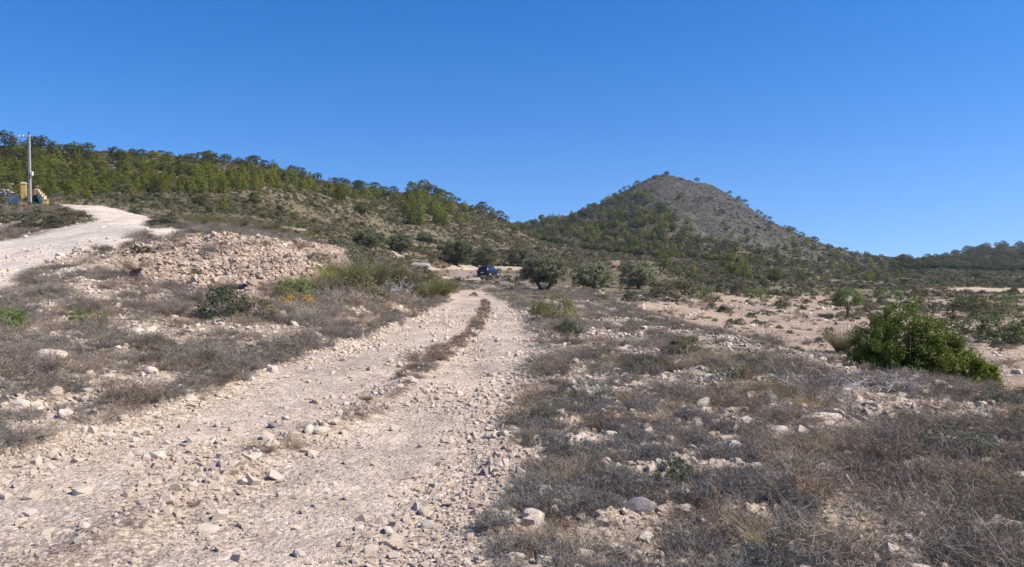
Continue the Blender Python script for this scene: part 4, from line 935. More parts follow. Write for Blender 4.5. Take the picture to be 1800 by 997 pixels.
SPOTS = [
    # name, parts, u, v(base), height px, mesh height, width factor, label, category, group
    ('esparto_tuft', ESP[0], 640, 522, 84, .62, .8, 'tallest tan green esparto tuft at the low end of the rubble bank', 'grass tuft'),
    ('esparto_tuft', ESPG[0], 603, 510, 62, .62, .9, 'green tinted esparto tuft against the rubble stones', 'grass tuft'),
    ('esparto_tuft', ESP[2], 676, 514, 72, .62, .8, 'brownish esparto tuft behind the dark shrub near the track bend', 'grass tuft'),
    ('esparto_tuft', ESP[0], 570, 517, 44, .62, .9, 'low green tuft beside the orange patch', 'grass tuft'),
    ('esparto_tuft', ESPG[1], 776, 523, 42, .62, .75, 'yellow green tuft where the track bends out of sight', 'grass tuft'),
    ('esparto_tuft', ESPG[0], 752, 525, 38, .62, .9, 'short green tuft between the dark shrub and the bend', 'grass tuft'),
    ('grey_shrub', GR[1], 655, 502, 76, .65, 1.0, 'olive grey leafy shrub at the middle of the tuft thicket by the rubble', 'shrub'),
    ('grey_shrub', GR[1], 628, 526, 56, .65, 1.0, 'low olive grey shrub in front of the tallest esparto tuft', 'shrub'),
    ('dead_shrub', DEAD[0], 600, 532, 54, .3, 1.0, 'purplish dead shrub at the front of the tuft thicket', 'shrub'),
    ('dead_shrub', DEAD[2], 660, 532, 40, .34, 1.0, 'grey dead shrub between the pale rock and the esparto tufts', 'shrub'),
    ('dead_shrub', DEAD[1], 700, 534, 34, .24, 1.0, 'grey dead shrub skirting the dark green black shrub', 'shrub'),
    ('dead_shrub', DEADB[1], 692, 508, 58, .28, .9, 'brown dead shrub behind the grey one in the tuft thicket', 'shrub'),
    ('dark_shrub', SH[1], 248, 446, 18, .7, 1.6, 'dark flat shrub where rubble bank and gravel road meet', 'shrub'),
    ('dead_shrub', DEAD[1], 305, 436, 20, .24, 1.3, 'purple grey dead shrub on the upper lip of the rubble', 'shrub'),
    ('dead_shrub', DEAD[3], 385, 438, 24, .2, 1.2, 'lilac grey twig shrub on top of the rubble bank', 'shrub'),
    ('brown_tuft', DEADB[1], 455, 432, 18, .28, 1.6, 'brown overhanging tuft at the crest of the rubble', 'grass tuft'),
    ('brown_tuft', DEADB[0], 520, 436, 16, .28, 1.8, 'dark brown tuft fringe at the east crest of the rubble', 'grass tuft'),
    ('dark_shrub', SH[0], 340, 486, 16, .85, 1.8, 'small dark shrub growing low in the rubble stones', 'shrub'),
    ('dead_shrub', DEADB[2], 240, 486, 24, .28, 1.5, 'brown dead shrub over the low west end of the rubble', 'shrub'),
    ('green_shrub', GR[1], 560, 462, 22, .65, 1.4, 'olive shrub breaking the east end of the rubble bank', 'shrub'),
    ('dark_shrub', SH[1], 585, 500, 40, .7, .8, 'dark green shrub backed by the rubble stones', 'shrub'),
    ('dark_shrub', SH[0], 725, 522, 50, .85, 1.0, 'dark green black shrub on the inside of the track bend', 'shrub'),
    ('bleached_shrub', WHITE[0], 676, 516, 50, .42, .9, 'blue grey bleached shrub amid the esparto tufts', 'shrub'),
    ('bleached_shrub', WHITE[1], 622, 478, 54, .42, 1.0, 'pale lilac grey dead bush above the esparto tufts', 'shrub'),
    ('green_shrub', GR[0], 520, 522, 42, .65, 1.1, 'fresh green shrub at the foot of the rubble bank', 'shrub'),
    ('rust_shrub', YL, 520, 534, 26, .42, 1.3, 'orange yellow low shrub in front of the fresh green one', 'shrub'),
    ('dark_shrub', SH[1], 392, 558, 70, .7, .9, 'tall dark green shrub in the grey scrub below the rubble', 'shrub'),
    ('green_shrub', GR[1], 445, 562, 54, .65, 1.0, 'olive brown shrub next to the tall dark green one', 'shrub'),
    ('green_shrub', GR[0], 155, 572, 36, .65, 1.1, 'light green low shrub among stones on the bank', 'shrub'),
    ('green_shrub', GR[0], 8, 580, 50, .65, 1.0, 'green shrub with rusty base cut by the picture edge', 'shrub'),
    ('dark_shrub', SH[1], 62, 398, 26, .7, 2.2, 'flat dark green bush on the bank under the pole', 'shrub'),
    ('dark_shrub', SH[0], 92, 400, 26, .85, 1.6, 'rounded green bush beside the upper gravel road', 'shrub'),
    ('grey_shrub', GR[1], 128, 393, 26, .65, 1.8, 'grey dry bush in the inner curve of the gravel road', 'shrub'),
    ('dark_shrub', SH[1], 290, 400, 20, .7, 2.4, 'brown green bush where the gravel road bends away', 'shrub'),
    ('esparto_tuft', ESP[1], 1480, 620, 56, .62, .75, 'large brown green esparto tuft against the bright green bush', 'grass tuft'),
    ('green_treelet', None, 1490, 558, 52, 1, 1, 'small light green tree with a dark stem in the pinkish field', 'tree'),
    ('yellow_green_shrub', YG, 972, 560, 54, .65, .95, 'rounded yellow green shrub at the outer edge of the bend', 'shrub'),
    ('straw_tuft', STRAW[0], 1018, 560, 30, .3, 1.2, 'tan straw tuft just past the rounded yellow green shrub', 'grass tuft'),
    ('grey_shrub', SH[1], 998, 590, 34, .7, 1.0, 'small dark grey shrub in the scrub past the bend', 'shrub'),
    ('grey_shrub', GR[1], 1190, 530, 44, .65, 1.6, 'wide brownish dead tree bush between olives and field', 'shrub'),
    ('green_shrub', GR[0], 1232, 526, 24, .65, 1.3, 'yellow green shrub at the end of the wide brown bush', 'shrub'),
    ('brown_tuft', DEADB[0], 952, 704, 46, .28, 1.05, 'dark brown rounded tuft standing on the track edge', 'grass tuft'),
    ('straw_tuft', STRAW[1], 1112, 706, 44, .3, 1.2, 'tan straw clump among rocks beyond the brown tuft', 'grass tuft'),
    ('straw_tuft', STRAW[2], 1262, 712, 40, .3, 1.5, 'tan straw clump just behind the white boulder', 'grass tuft'),
    ('grey_shrub', GR[1], 1210, 626, 40, .65, 1.3, 'olive grey shrub in the middle of the scrub slope', 'shrub'),
    ('grey_shrub', THYME[0], 1280, 668, 34, .26, 1.0, 'dark grey green cushion shrub on the scrub slope', 'shrub'),
    ('grey_shrub', THYME[1], 1318, 640, 30, .26, 1.1, 'blue grey cushion shrub near the slope crest', 'shrub'),
    ('bleached_shrub', WHITE[0], 1440, 690, 56, .42, 1.3, 'large bleached white twig bush before the green bush', 'shrub'),
    ('bleached_shrub', WHITE[1], 1545, 686, 50, .42, 1.4, 'bleached twig bush under the bright green bush', 'shrub'),
    ('rust_shrub', YL, 1775, 700, 28, .42, 1.6, 'yellow orange shrub at the corner of the field', 'shrub'),
    ('green_shrub', GR[0], 1765, 600, 60, .65, 1.4, 'soft green shrub mass in the field past the bright bush', 'shrub'),
    ('green_shrub', GR[1], 1650, 520, 20, .65, 2.0, 'grey round shrub on the far side of the field', 'shrub'),
    ('dark_shrub', SH[1], 1272, 548, 14, .7, 1.4, 'small dark round shrub on the bare field', 'shrub'),
    ('dark_shrub', SH[0], 1250, 543, 14, .85, 1.2, 'brown round shrub just behind the dark one on the field', 'shrub'),
    ('green_shrub', GR[0], 1332, 524, 20, .65, 1.3, 'yellow green shrub at the rear edge of the bare field', 'shrub'),
    ('green_shrub', GR[1], 1420, 512, 20, .65, 1.6, 'grey olive shrub at the rear of the field before the dark pine line', 'shrub'),
    ('green_shrub', GR[0], 1560, 524, 22, .65, 1.5, 'light green shrub rising just over the big leafy bush', 'shrub'),
    ('green_shrub', GR[0], 1700, 548, 36, .65, 1.3, 'pale green shrub standing right behind the tail of the leafy bush', 'shrub'),
    ('green_shrub', GR[1], 1742, 560, 40, .65, 1.4, 'grey green rounded shrub in the field with straw around', 'shrub'),
    ('green_shrub', GR[0], 1790, 552, 38, .65, 1.5, 'broad yellow green shrub at the field rim by the picture edge', 'shrub'),
    ('dark_shrub', SH[0], 1115, 532, 26, .85, 1.5, 'grey brown shrub between the low olive and the scrub crest', 'shrub'),
    ('straw_tuft', STRAW[1], 1390, 560, 12, .3, 2.2, 'flat straw patch alone on the bare field', 'grass tuft'),
    ('dark_shrub', SH[1], 1345, 553, 9, .7, 3.0, 'low dark flat shrub line on the bare field', 'shrub'),
    ('dark_shrub', SH[1], 1745, 590, 12, .7, 3.4, 'low dark flat shrub on bare soil past the green bush', 'shrub'),
    ('dark_shrub', SH[0], 1300, 520, 28, .85, 1.0, 'dark bare shrub standing behind the field soil', 'shrub'),
    ('dark_shrub', SH[1], 1186, 845, 54, .7, .9, 'blackish shrub clump in the stony foreground scrub', 'shrub'),
    ('brown_tuft', DEADB[1], 240, 706, 40, .28, 1.4, 'dark brown dead clump at the verge of the track', 'grass tuft'),
    ('brown_tuft', DEADB[2], 745, 636, 36, .28, 1.2, 'dark dead clump ending the strip between the ruts', 'grass tuft'),
    ('brown_tuft', STRAW[1], 1700, 850, 72, .3, 1.2, 'big brown straw clump in the dense scrub of the foreground', 'grass tuft'),
    ('brown_tuft', DEADB[0], 1620, 860, 66, .28, 1.3, 'dense brown dead clump beside the big straw clump', 'grass tuft'),
    ]
for nm, me, u, v, hp, mh, wf, lb, cat in SPOTS:
    p = at(u, v, 4.0, 130); k = mpp(p); s = hp * k / mh
    if me is None:
        h = hp * k; t = thing('broom_tree', [('foliage', TREELET[0][1])], p, .4, 1.0, lb, cat); t.children[0].location = (0, 0, .38 * h); t.children[0].scale = (h * .95, h * .95, h * 1.25)
        tv, tq = joinq([tube([(0, 0, -.1), (.02 * h, 0, .25 * h), (.0, 0, .5 * h)], [.045 * h, .04 * h, .02 * h]), tube([(0.01, 0, .15 * h), (.12 * h, 0, .5 * h)], [.03 * h, .01 * h], 5), tube([(0.01, 0, .12 * h), (-.13 * h, .03, .5 * h)], [.03 * h, .01 * h], 5)])
        child('trunk', mesh_np('broom_trunk', tv, tq, [M['bark']], smooth=True), t); continue
    thing(nm, me, p - Vector((0, 0, .02)), u * .71, (s * wf, s * wf, s), lb, cat)

def loose_shrubs():
    """The larger dead shrubs of the foreground as individuals."""
    rng = np.random.default_rng(91); n = 0; tries = 0
    kinds = [('dead_shrub', DEAD + MAT_[:1], 'grey leafless shrub', 'grey leafless shrubs'), ('brown_shrub', DEADB, 'brown dead shrub', 'brown dead shrubs'), ('straw_tuft', STRAW, 'dry straw tuft', 'dry straw tufts')]
    while n < 230 and tries < 4000:
        tries += 1; u = rng.uniform(-20, 1820); v = rng.uniform(535, 1010); p = at(u, v, 3., 60)
        m = zones(np.array([p.x]), np.array([p.y]))
        if m['track'][0] or m['road'][0] or m['rubble'][0] or m['field'][0]: continue
        if (inpoly(np.array(u), np.array(v), ROCKY) or inpoly(np.array(u), np.array(v), BARE_L)) and rng.uniform() < .6: continue
        r = rng.uniform(); right = u > 900
        k = kinds[0] if r < (.5 if right else .75) else (kinds[1] if r < (.78 if right else .93) else kinds[2])
        if (m['v'][0] < 560 and u < 900 and u > 740): continue
        if clear(np.array([p.x]), np.array([p.y]))[0] == 0: continue
        s = rng.uniform(.8, 1.35) * (.8 + min(p.y, 30) / 40)
        if inpoly(np.array(u), np.array(v), ROCKY): k = kinds[0] if k is kinds[2] else k; s *= .75
        where = 'in the scrub slope between track and field' if right else 'on the scrub bank below the gravel road'
        if right and v > 760: where = 'in the stony scrub nearest the camera'
        if not right and v > 640: where = 'at the stony verge beside the near rut'
        thing(k[0], k[1][rng.integers(len(k[1]))], p - Vector((0, 0, .02)), rng.uniform(0, 6.28), (s, s, s * rng.uniform(.7, 1.0)), k[2] + ' ' + where, 'shrub' if k[0] != 'straw_tuft' else 'grass tuft', k[3] + ' ' + where)
        n += 1
loose_shrubs()

# tall single stalks
for u, v, hp, lean, lb in [(1482, 800, 130, -.12, 'tall pale dry stalk rising beside the long flat boulder'), (1500, 905, 120, .1, 'tall thin stalk among the brown clumps of the near scrub'), (1395, 930, 90, -.5, 'leaning pale stalk in the stony near scrub'),
                           (1320, 900, 80, .35, 'short bent straw stalk in the stony near scrub'), (1240, 960, 100, .25, 'curved dry stalk over the white broken slab'), (898, 890, 110, -.05, 'thin upright stalk at the track verge'), (1610, 960, 100, .6, 'arching pale stalk low in the near scrub'), (1180, 770, 70, .2, 'fine straw stalk behind the blackish shrub')]:
    p = at(u, v, 3.); h = hp * mpp(p); t_ = np.linspace(0, 1, 9); P_ = np.stack([lean * h * t_ ** 2, .05 * h * t_, h * t_ * (1 - .15 * abs(lean))], -1)
    v_, q_ = tube(P_, .0022 * (1 - .6 * t_) + .0006, 4); rg = np.random.default_rng(int(u)); hv, hq = ribbons(*[a for a in (lambda b: (b, np.tile(np.array([.002, .004, .001]), (len(b), 1))))(np.stack([np.stack([P_[-2] + (P_[-1] - P_[-2]) * k, P_[-2] + (P_[-1] - P_[-2]) * k + rg.normal(size=3) * .012, P_[-2] + (P_[-1] - P_[-2]) * k + rg.normal(size=3) * .02 + (0, 0, .03)]) for k in np.linspace(0, 1, 14)]))], rg)
    V_, Q_ = joinq([(v_, q_), (hv, hq)]); thing('dry_stalk', mesh_np('dry_stalk', V_, Q_, [M['straw']]), p, 0, 1, lb, 'grass stalk')

# ------------------------------------------------------------------ rocks one can point at
for u, v, hw, fl, vi, g, lb in ROCKSPOTS:
    p = at(u, v, 3.); s = hw * mpp(p) * 1.05
    me = (ROCKG if g else ROCKS)[vi % (3 if g else 6)]
    thing('rock', me, p + Vector((0, s * .3, s * fl * .28)), (u * 1.7) % 6.28 if hw < 25 else .15, (s, s * .8, s * fl * 1.6), lb, 'rock', tilt=(random.uniform(-.15, .15), random.uniform(-.12, .12)))
def loose_rocks():
    rng = np.random.default_rng(95); n = 0
    while n < 230:
        u = rng.uniform(0, 1800); v = 540 + 470 * rng.uniform() ** .8; p = at(u, v, 3., 60); m = zones(np.array([p.x]), np.array([p.y]))
        if m['road'][0]: continue
        tr = m['track'][0]; U, Vv = np.array(u), np.array(v)
        w = .22 if tr else (.9 if inpoly(U, Vv, BARE_L) else (.8 if inpoly(U, Vv, ROCKY) else (.1 if u > 1200 else .35)))
        if tr and m['edge'][0] < .5: w = .8
        if rng.uniform() > w: continue
        s = rng.uniform(4, 8.5) * mpp(p) * (1.1 if not tr else .85)
        where = 'lying on the track surface' if tr else ('in the stony scrub near the camera' if u > 850 else 'in the verge and bank beside the near rut')
        thing('rock', ROCKS[rng.integers(6)] if rng.uniform() < .3 else PEBW[rng.integers(8)], p + Vector((0, 0, s * .22)), rng.uniform(0, 6.28), (s, s * .85, s * rng.uniform(.6, 1)), 'small pale limestone rock ' + where, 'rock', 'small rocks ' + where)
        n += 1
loose_rocks()

# ------------------------------------------------------------------ built things
def boxes(name, bl, mats, bevel=0.01):
    """bl: list of (x0, x1, y0, y1, z0, z1)"""
    bm = bmesh.new()
    for x0, x1, y0, y1, z0_, z1 in bl:
        r = bmesh.ops.create_cube(bm, size=1.0)
        bmesh.ops.transform(bm, matrix=Matrix.Translation(((x0 + x1) / 2, (y0 + y1) / 2, (z0_ + z1) / 2)) @ Matrix.Diagonal((x1 - x0, y1 - y0, z1 - z0_, 1)), verts=r['verts'])
    if bevel: bmesh.ops.bevel(bm, geom=bm.edges[:], offset=bevel, segments=1, affect='EDGES')
    return bm_mesh(name, bm, mats)
m_conc = solid_mat('weathered_concrete', (.30, .29, .26), (.42, .40, .36), 5, bump=.01)
m_yel = solid_mat('yellow_render', (.50, .30, .08), (.58, .37, .12), 2, bump=.01)
m_wht = solid_mat('cream_render', (.62, .54, .42), (.74, .66, .53), 2, bump=.01)
m_blue = solid_mat('blue_painted_metal', (.07, .14, .26), (.12, .2, .34), 8, .5)
m_met = solid_mat('galvanised_metal', (.35, .36, .37), (.5, .5, .5), 10, .45, .6)
m_drk = solid_mat('dark_iron', (.04, .04, .045), (.08, .08, .08), 10, .6)
m_glaz = solid_mat('white_porcelain', (.7, .7, .66), (.8, .8, .77), 4, .3)
# utility pole
p = at(53, 362, 40, 90); H = (362 - 238) * mpp(p)
pole = thing('utility_pole', [], p, 0, 1, 'grey concrete utility pole beside the yellow gate pillars', 'utility pole')
bm = bmesh.new(); q = [bm.verts.new((sx * .115, sy * .1, -.3)) for sx, sy in ((-1, -1), (1, -1), (1, 1), (-1, 1))]; t = [bm.verts.new((sx * .07, sy * .06, H)) for sx, sy in ((-1, -1), (1, -1), (1, 1), (-1, 1))]
bm.faces.new(t); bm.faces.new(q[::-1])
for i in range(4): bm.faces.new((q[i], q[(i + 1) % 4], t[(i + 1) % 4], t[i]))
bmesh.ops.bevel(bm, geom=bm.edges[:], offset=.02, segments=1, affect='EDGES'); child('shaft', bm_mesh('pole_shaft', bm, [m_conc]), pole)
child('crossarm', boxes('pole_crossarm', [(-.85, .15, -.14, -.08, H - .28, H - .2), (-.5, -.1, -.12, -.1, H - .5, H - .46)], [m_met]), pole)
child('bracket', boxes('pole_bracket', [(-.05, .05, -.06, .0, H, H + .22)], [m_drk]), pole)
for xx in (-.78, -.45):
    v_, q_ = tube([(xx, -.11, H - .2), (xx, -.11, H - .14), (xx, -.11, H - .08), (xx, -.11, H - .03)], [.03, .06, .035, .05], 8); child('insulator', mesh_np('pole_insulator', v_, q_, [m_glaz], smooth=True), pole)
child('meter_box', boxes('pole_meter_box', [(.16, .36, -.2, -.02, H * .42, H * .42 + .34)], [m_glaz], .02), pole)
# gate pillars, wall, gate, stone terraces near the pole
def pillar(u, v, hp, wp, lb):
    p = at(u, v, 45, 95); k = mpp(p); w, h = wp * k, hp * k
    t = thing('gate_pillar', [], p, .35, 1, lb, 'gate pillar')
    child('shaft', boxes('pillar_shaft', [(-w * .36, w * .36, -w * .36, w * .36, -.4, h * .9)], [m_yel], .015), t)
    child('cap', boxes('pillar_cap', [(-w * .44, w * .44, -w * .44, w * .44, h * .902, h * .95), (-w * .3, w * .3, -w * .3, w * .3, h * .952, h)], [m_wht], .01), t)
    return p
pa = pillar(42, 350, 29, 11, 'tall yellow gate pillar with a pale cap behind the pole')
pb_ = pillar(66, 350, 17, 10, 'short yellow pillar just past the utility pole')
pc = pillar(80, 364, 14, 11, 'low yellow end pillar where the cream wall meets the road')
d_ = pc - pb_; L_ = math.hypot(d_.x, d_.y); ang = math.atan2(d_.y, d_.x)
w = thing('garden_wall', [], pb_, ang, 1, 'cream rendered wall stepping down between the yellow pillars', 'wall')
bl = []; cp_ = []
n = 4
for i in range(n):
    a0, a1 = .3 + (L_ - .6) * i / n, .3 + (L_ - .6) * (i + 1) / n; zz = d_.z * (i + .5) / n
    bl.append((a0, a1 - .004, -.1, .1, zz - .9, zz + .72 - .02 * i)); cp_.append((a0, a1 - .006, -.14, .14, zz + .723 - .02 * i, zz + .79 - .02 * i))
child('panel', boxes('wall_panel', bl, [m_wht], .01), w); child('coping', boxes('wall_coping', cp_, [m_yel], .01), w)
pg = at(24, 360, 45, 95); k = mpp(pg)
g = thing('metal_gate', [], pg, .25, 1, 'blue metal gate standing open beside the tall yellow pillar', 'gate')
gw, gh = 15 * k, 17 * k
child('gate_frame', boxes('gate_frame', [(-gw / 2, -gw / 2 + .05, 0, .04, .05, gh), (gw / 2 - .05, gw / 2, 0, .04, .05, gh), (-gw / 2 + .052, gw / 2 - .052, 0, .04, gh - .05, gh), (-gw / 2 + .052, gw / 2 - .052, 0, .04, .05, .1)], [m_blue], .004), g)
for i in range(7): child('bar', boxes('gate_bar', [(-.012, .012, .01, .03, .1, gh - .05)], [m_blue], 0), g).location.x = -gw / 2 + gw * (i + 1) / 8
child('gate_panel', boxes('gate_panel', [(-gw / 2 + .06, gw / 2 - .06, .031, .036, .12, gh * .55)], [m_blue], 0), g)
for u, v, wpx, cs, lb in [(-6, 332, 46, 3, 'grey dry stone terrace wall, upper of two behind the blue gate'), (-4, 345, 40, 3, 'grey dry stone terrace wall, lower of two behind the blue gate')]:
    p = at(u, v, 50, 110); k = mpp(p); t = thing('stone_wall', [], p, 0, 1, lb, 'stone wall')
    rng = np.random.default_rng(int(v))
    for r in range(cs):
        xx = -wpx * k / 2
        while xx < wpx * k / 2:
            l = rng.uniform(.35, .75); o = child('stone', ROCKG[rng.integers(3)], t); o.location = (xx + l / 2, rng.uniform(-.05, .05), .12 + r * .25); o.scale = (l * .55, .25, .22); o.rotation_euler = (0, rng.normal(0, .06), 0); xx += l
# low stone shelter beside the terraces
p = at(737, 476, 60, 150); k = mpp(p)
s_ = thing('stone_shelter', [], p, 0, 1, 'low grey stone shelter with two dark openings behind the esparto tufts', 'shelter')
W = 30 * k; hh = 7 * k
child('wall', boxes('shelter_wall', [(-W / 2, -W * .40, -.0, .35, -.4, hh), (W * .08, W * .16, -.0, .35, -.4, hh), (W * .40, W / 2, .0, .35, -.4, hh), (-W / 2, W / 2, 1.6, 1.9, -.4, hh), (-W / 2, -W / 2 + .3, .353, 1.597, -.4, hh), (W / 2 - .3, W / 2, .353, 1.597, -.4, hh)], [m_conc], .02), s_)
bm = bmesh.new(); zt = hh + .003
vs = [bm.verts.new(c) for c in [(-W * .56, -.25, zt), (W * .56, -.25, zt), (W * .56, 2.1, zt), (-W * .56, 2.1, zt), (-W * .5, -.2, zt + .22), (W * .5, -.2, zt + .16), (W * .2, 1.2, zt + .38), (-W * .36, 1.2, zt + .5), (W * .5, 2.05, zt + .3), (-W * .5, 2.05, zt + .4)]]
bmesh.ops.convex_hull(bm, input=bm.verts); bmesh.ops.subdivide_edges(bm, edges=bm.edges[:], cuts=2, use_grid_fill=True)
for v in bm.verts:
    if v.co.z > zt + .1: v.co.z += .12 * float(fbm(np.array(v.co.x * 2), np.array(v.co.y * 2), 4, 2))
child('roof', bm_mesh('shelter_roof', bm, [M['stone_g']]), s_)
child('ledge', boxes('shelter_ledge', [(W * .05, W * .2, -.35, -.255, .0, hh + .1)], [m_wht], .01), s_)

# ------------------------------------------------------------------ parked car
def car():
    m_body = solid_mat('dark_blue_paint', (.008, .009, .014), (.010, .012, .018), 2, .28, .3)
    m_glass = solid_mat('tinted_glass', (.02, .025, .03), (.02, .025, .03), 2, .04, 0., spec=.9)
    m_tyre = solid_mat('rubber', (.02, .02, .02), (.03, .03, .03), 20, .9)
    m_plast = solid_mat('black_plastic', (.02, .02, .02), (.03, .03, .03), 20, .6)
    m_red = solid_mat('red_lamp', (.35, .02, .015), (.4, .03, .02), 20, .2)
    m_plate = solid_mat('plate_white', (.75, .75, .72), (.8, .8, .78), 4, .4)
    # x forward; station: x, z bottom, z belt, z top, half width low, belt, top
    S = [(-2.1, .42, .72, .78, .78, .80, .74), (-2.07, .34, .95, 1.02, .84, .86, .72), (-1.98, .30, 1.0, 1.30, .88, .88, .66), (-1.75, .28, 1.02, 1.58, .90, .90, .64), (-1.3, .27, 1.01, 1.66, .91, .91, .65),
         (-.3, .26, .98, 1.68, .91, .91, .66), (.3, .26, .97, 1.63, .91, .91, .65), (.75, .26, .97, 1.34, .91, .90, .68), (1.1, .26, .97, 1.06, .90, .88, .76), (1.6, .28, .92, .99, .89, .85, .7), (1.95, .32, .82, .88, .84, .80, .62), (2.1, .42, .66, .70, .74, .72, .6)]
    bm = bmesh.new(); R = []
    for x, zb, zm, zt, wl, wb, wt in S:
        ring = [(wl * .93, zb), (wl, zb + .12), (wb, (zb + zm) / 2 + .05), (wb * .985, zm), (wt + .03, zt - .05), (wt * .8, zt), (0, zt + .015)]
        ring = [(a, b) for a, b in ring] + [(-a, b) for a, b in ring[-2::-1]]
        R.append([bm.verts.new((x, a, b)) for a, b in ring])
    n = len(R[0])
    for i in range(len(R) - 1):
        for j in range(n): bm.faces.new((R[i][j], R[i + 1][j], R[i + 1][(j + 1) % n], R[i][(j + 1) % n]))
    bm.faces.new(R[0][::-1]); bm.faces.new(R[-1]); bmesh.ops.recalc_face_normals(bm, faces=bm.faces)
    c = thing('parked_car', [], at(859, 488, 90, 130), math.radians(90 - 24), 1, 'dark blue hatchback parked under the olives at the end of the track', 'car')
    child('body', bm_mesh('car_body', bm, [m_body], True), c)
    def sec(x):
        xs = [s[0] for s in S]; return [float(np.interp(x, xs, [s[k] for s in S])) for k in range(1, 7)]
    def side_glass(x0, x1, sgn):
        V = []; N = 6
        for i in range(N + 1):
            x = x0 + (x1 - x0) * i / N; zb, zm, zt, wl, wb, wt = sec(x); y0, y1 = wb * .985, wt + .03
            for f in (.08, .86): V.append((x, sgn * (y0 + (y1 - y0) * f + .012), zm + (zt - .05 - zm) * f + .004))
        return mesh_np('car_side_glass', V, np.array([[2 * i, 2 * i + 1, 2 * i + 3, 2 * i + 2] for i in range(N)]), [m_glass])
    for sg in (-1, 1):
        for x0, x1 in ((-1.65, -.95), (-.88, -.02), (.05, .72)): child('window', side_glass(x0, x1, sg), c)
        child('mirror', boxes('car_mirror', [(.68, .84, -.09, .09, .98, 1.12)], [m_body], .03), c).location.y = sg * 1.0
        child('tail_lamp', boxes('car_tail_lamp', [(-2.11, -1.98, -.07, .07, .86, 1.12)], [m_red], .02), c).location.y = sg * .78
        child('headlight', boxes('car_headlight', [(1.92, 2.06, -.13, .13, .66, .80)], [m_glaz], .03), c).location.y = sg * .64
        for x in (-1.32, 1.32):
            wh = child('wheel', None if False else mesh_np('car_tyre', *tube([(0, -.11, 0), (0, -.1, 0), (0, .1, 0), (0, .11, 0)], [.27, .33, .33, .27], 20), [m_tyre], smooth=True), c); wh.location = (x, sg * .82, .33)
            v_, q_ = tube([(0, sg * .02, 0), (0, sg * .112, 0), (0, sg * .118, 0), (0, sg * .10, 0)], [.25, .25, .2, .03], 12); child('rim', mesh_np('car_rim', v_, q_, [m_met], smooth=False), wh)
    V = [(-2.085, -.60, 1.0), (-2.085, .60, 1.0), (-1.80, .54, 1.535), (-1.80, -.54, 1.535)]
    child('rear_window', mesh_np('car_rear_glass', [(a - .025, b, c_ + .01) for a, b, c_ in V], np.array([[0, 1, 2, 3]]), [m_glass]), c)
    V = [(1.06, -.68, 1.06), (1.06, .68, 1.06), (.40, .56, 1.60), (.40, -.56, 1.60)]
    child('windscreen', mesh_np('car_windscreen', [(a + .02, b, c_ + .025) for a, b, c_ in V], np.array([[0, 3, 2, 1]]), [m_glass]), c)
    child('bumper', boxes('car_bumper', [(-2.17, -2.06, -.82, .82, .38, .60)], [m_plast], .03), c)
    child('licence_plate', boxes('car_plate', [(-2.125, -2.112, -.26, .26, .68, .79)], [m_plate], .002), c)
car()

# ------------------------------------------------------------------ air
def haze():
    me = boxes('haze', [(-1500, 1500, -30, 1250, -60, 130)], [], 0)
    m, nt, out = new_mat('air'); v = nt.nodes.new('ShaderNodeVolumePrincipled')
    v.inputs['Color'].default_value = (.80, .88, 1, 1); v.inputs['Density'].default_value = .00013; v.inputs['Anisotropy'].default_value = .2
    nt.links.new(v.outputs[0], out.inputs['Volume']); me.materials.append(m)
    o = bpy.data.objects.new('haze', me); link(o); tag(o, 'thin blue air over the valley', kind='stuff')
haze()

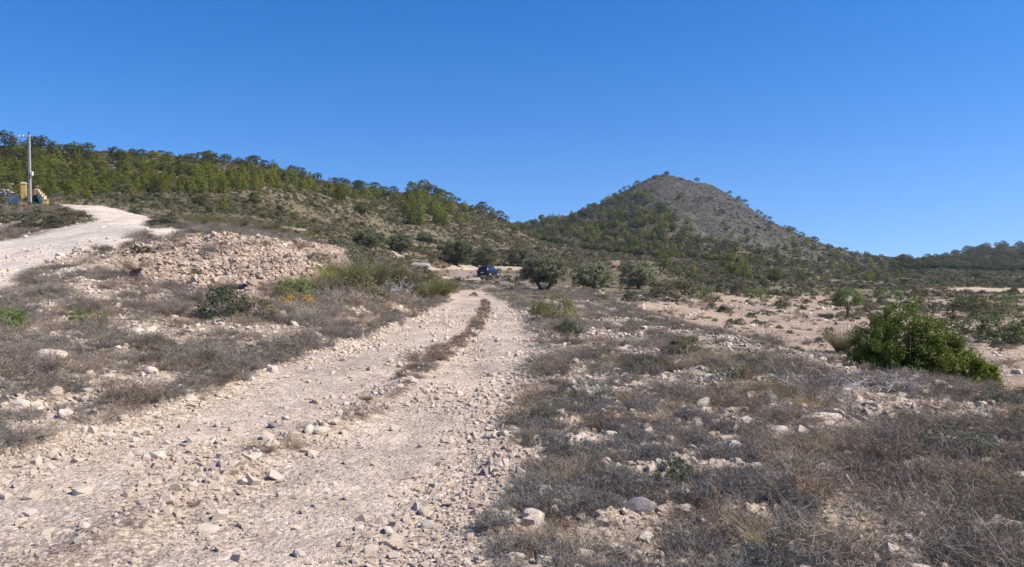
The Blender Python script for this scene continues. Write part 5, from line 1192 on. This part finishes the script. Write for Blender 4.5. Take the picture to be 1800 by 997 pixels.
# ------------------------------------------------------------------ labels that single out each of the look-alikes
def name_each():
    cut = set('beside in at by with just below above behind among amid of lying set near on standing under against that where over half topped between along second alone rising spreading stepping from and cut marking sunk as past touching ending before being to beyond high'.split())
    def short(l):
        w = l.split(); n = 2
        while n < len(w) and n < 6 and w[n] not in cut: n += 1
        return ' '.join(w[:n])
    tops = [o for o in sc.objects if o.parent is None and o.get('label') and o.get('category')]
    marks = [o for o in tops if not o.get('group')]
    cnt = {}
    for o in marks: cnt[short(o['label'])] = cnt.get(short(o['label']), 0) + 1
    marks = [(o, short(o['label'])) for o in marks if cnt[short(o['label'])] == 1 and short(o['label']).split()[-1] not in ('the', 'a')]
    def pix(o):
        u, v = project(np.array(o.location.x), np.array(o.location.y), np.array(o.location.z)); return float(u), float(v)
    mp = [(o, t, *pix(o)) for o, t in marks]
    ranks = ['nearest', 'second nearest', 'third nearest', 'fourth nearest', 'fifth nearest', 'sixth nearest', 'seventh nearest', 'eighth nearest']
    base = {'young pines on the long hillside': 'young pine', 'bushy pines on the long hillside': 'bushy pine', 'dark pines along the crest': 'flat topped pine'}
    kinds = {}
    for o in tops:
        if o.get('group'):
            b = base.get(o['group']) or ' '.join(o['label'].split()[:3]) + (' rock' if o['label'].startswith('small pale limestone') else '')
            kinds.setdefault(b, []).append(o)
    for b, obs in kinds.items():
        pine = 'pine' in b; P = [(o, *pix(o)) for o in obs]; slots = {}
        for o, u, v in P:
            c = sorted(mp, key=lambda m_: ((m_[2] - u) ** 2 + 4 * (m_[3] - v) ** 2) + (1e9 if (('pine' in m_[1] or 'pole' in m_[1]) != pine) else 0))
            for k in range(min(14, len(c))): 
                mo, t, mu, mv = c[k]; du, dv = u - mu, v - mv
                rel = ('right of' if du > 0 else 'left of') if abs(du) > 2 * abs(dv) else ('beyond' if dv < 0 else 'in front of')
                slots.setdefault((t, rel), []).append((du * du + 4 * dv * dv, o))
        done = set()
        for r in range(8):
            for (t, rel), l in slots.items():
                # rank counts every one of the kind in that direction of the landmark
                mu, mv = next((m_[2], m_[3]) for m_ in mp if m_[1] == t)
                if r == 0:
                    full = []
                    for o, u, v in P:
                        du, dv = u - mu, v - mv
                        rl = ('right of' if du > 0 else 'left of') if abs(du) > 2 * abs(dv) else ('beyond' if dv < 0 else 'in front of')
                        if rl == rel: full.append((du * du + 4 * dv * dv, o))
                    full.sort(key=lambda z: z[0]); slots[(t, rel)] = full
                    l = full
                if r < len(l):
                    o = l[r][1]
                    if o.name in done: continue
                    done.add(o.name); lb = ranks[r] + ' ' + b + ' ' + rel + ' the ' + t
                    if len(lb.split()) <= 16: o['label'] = lb
name_each()
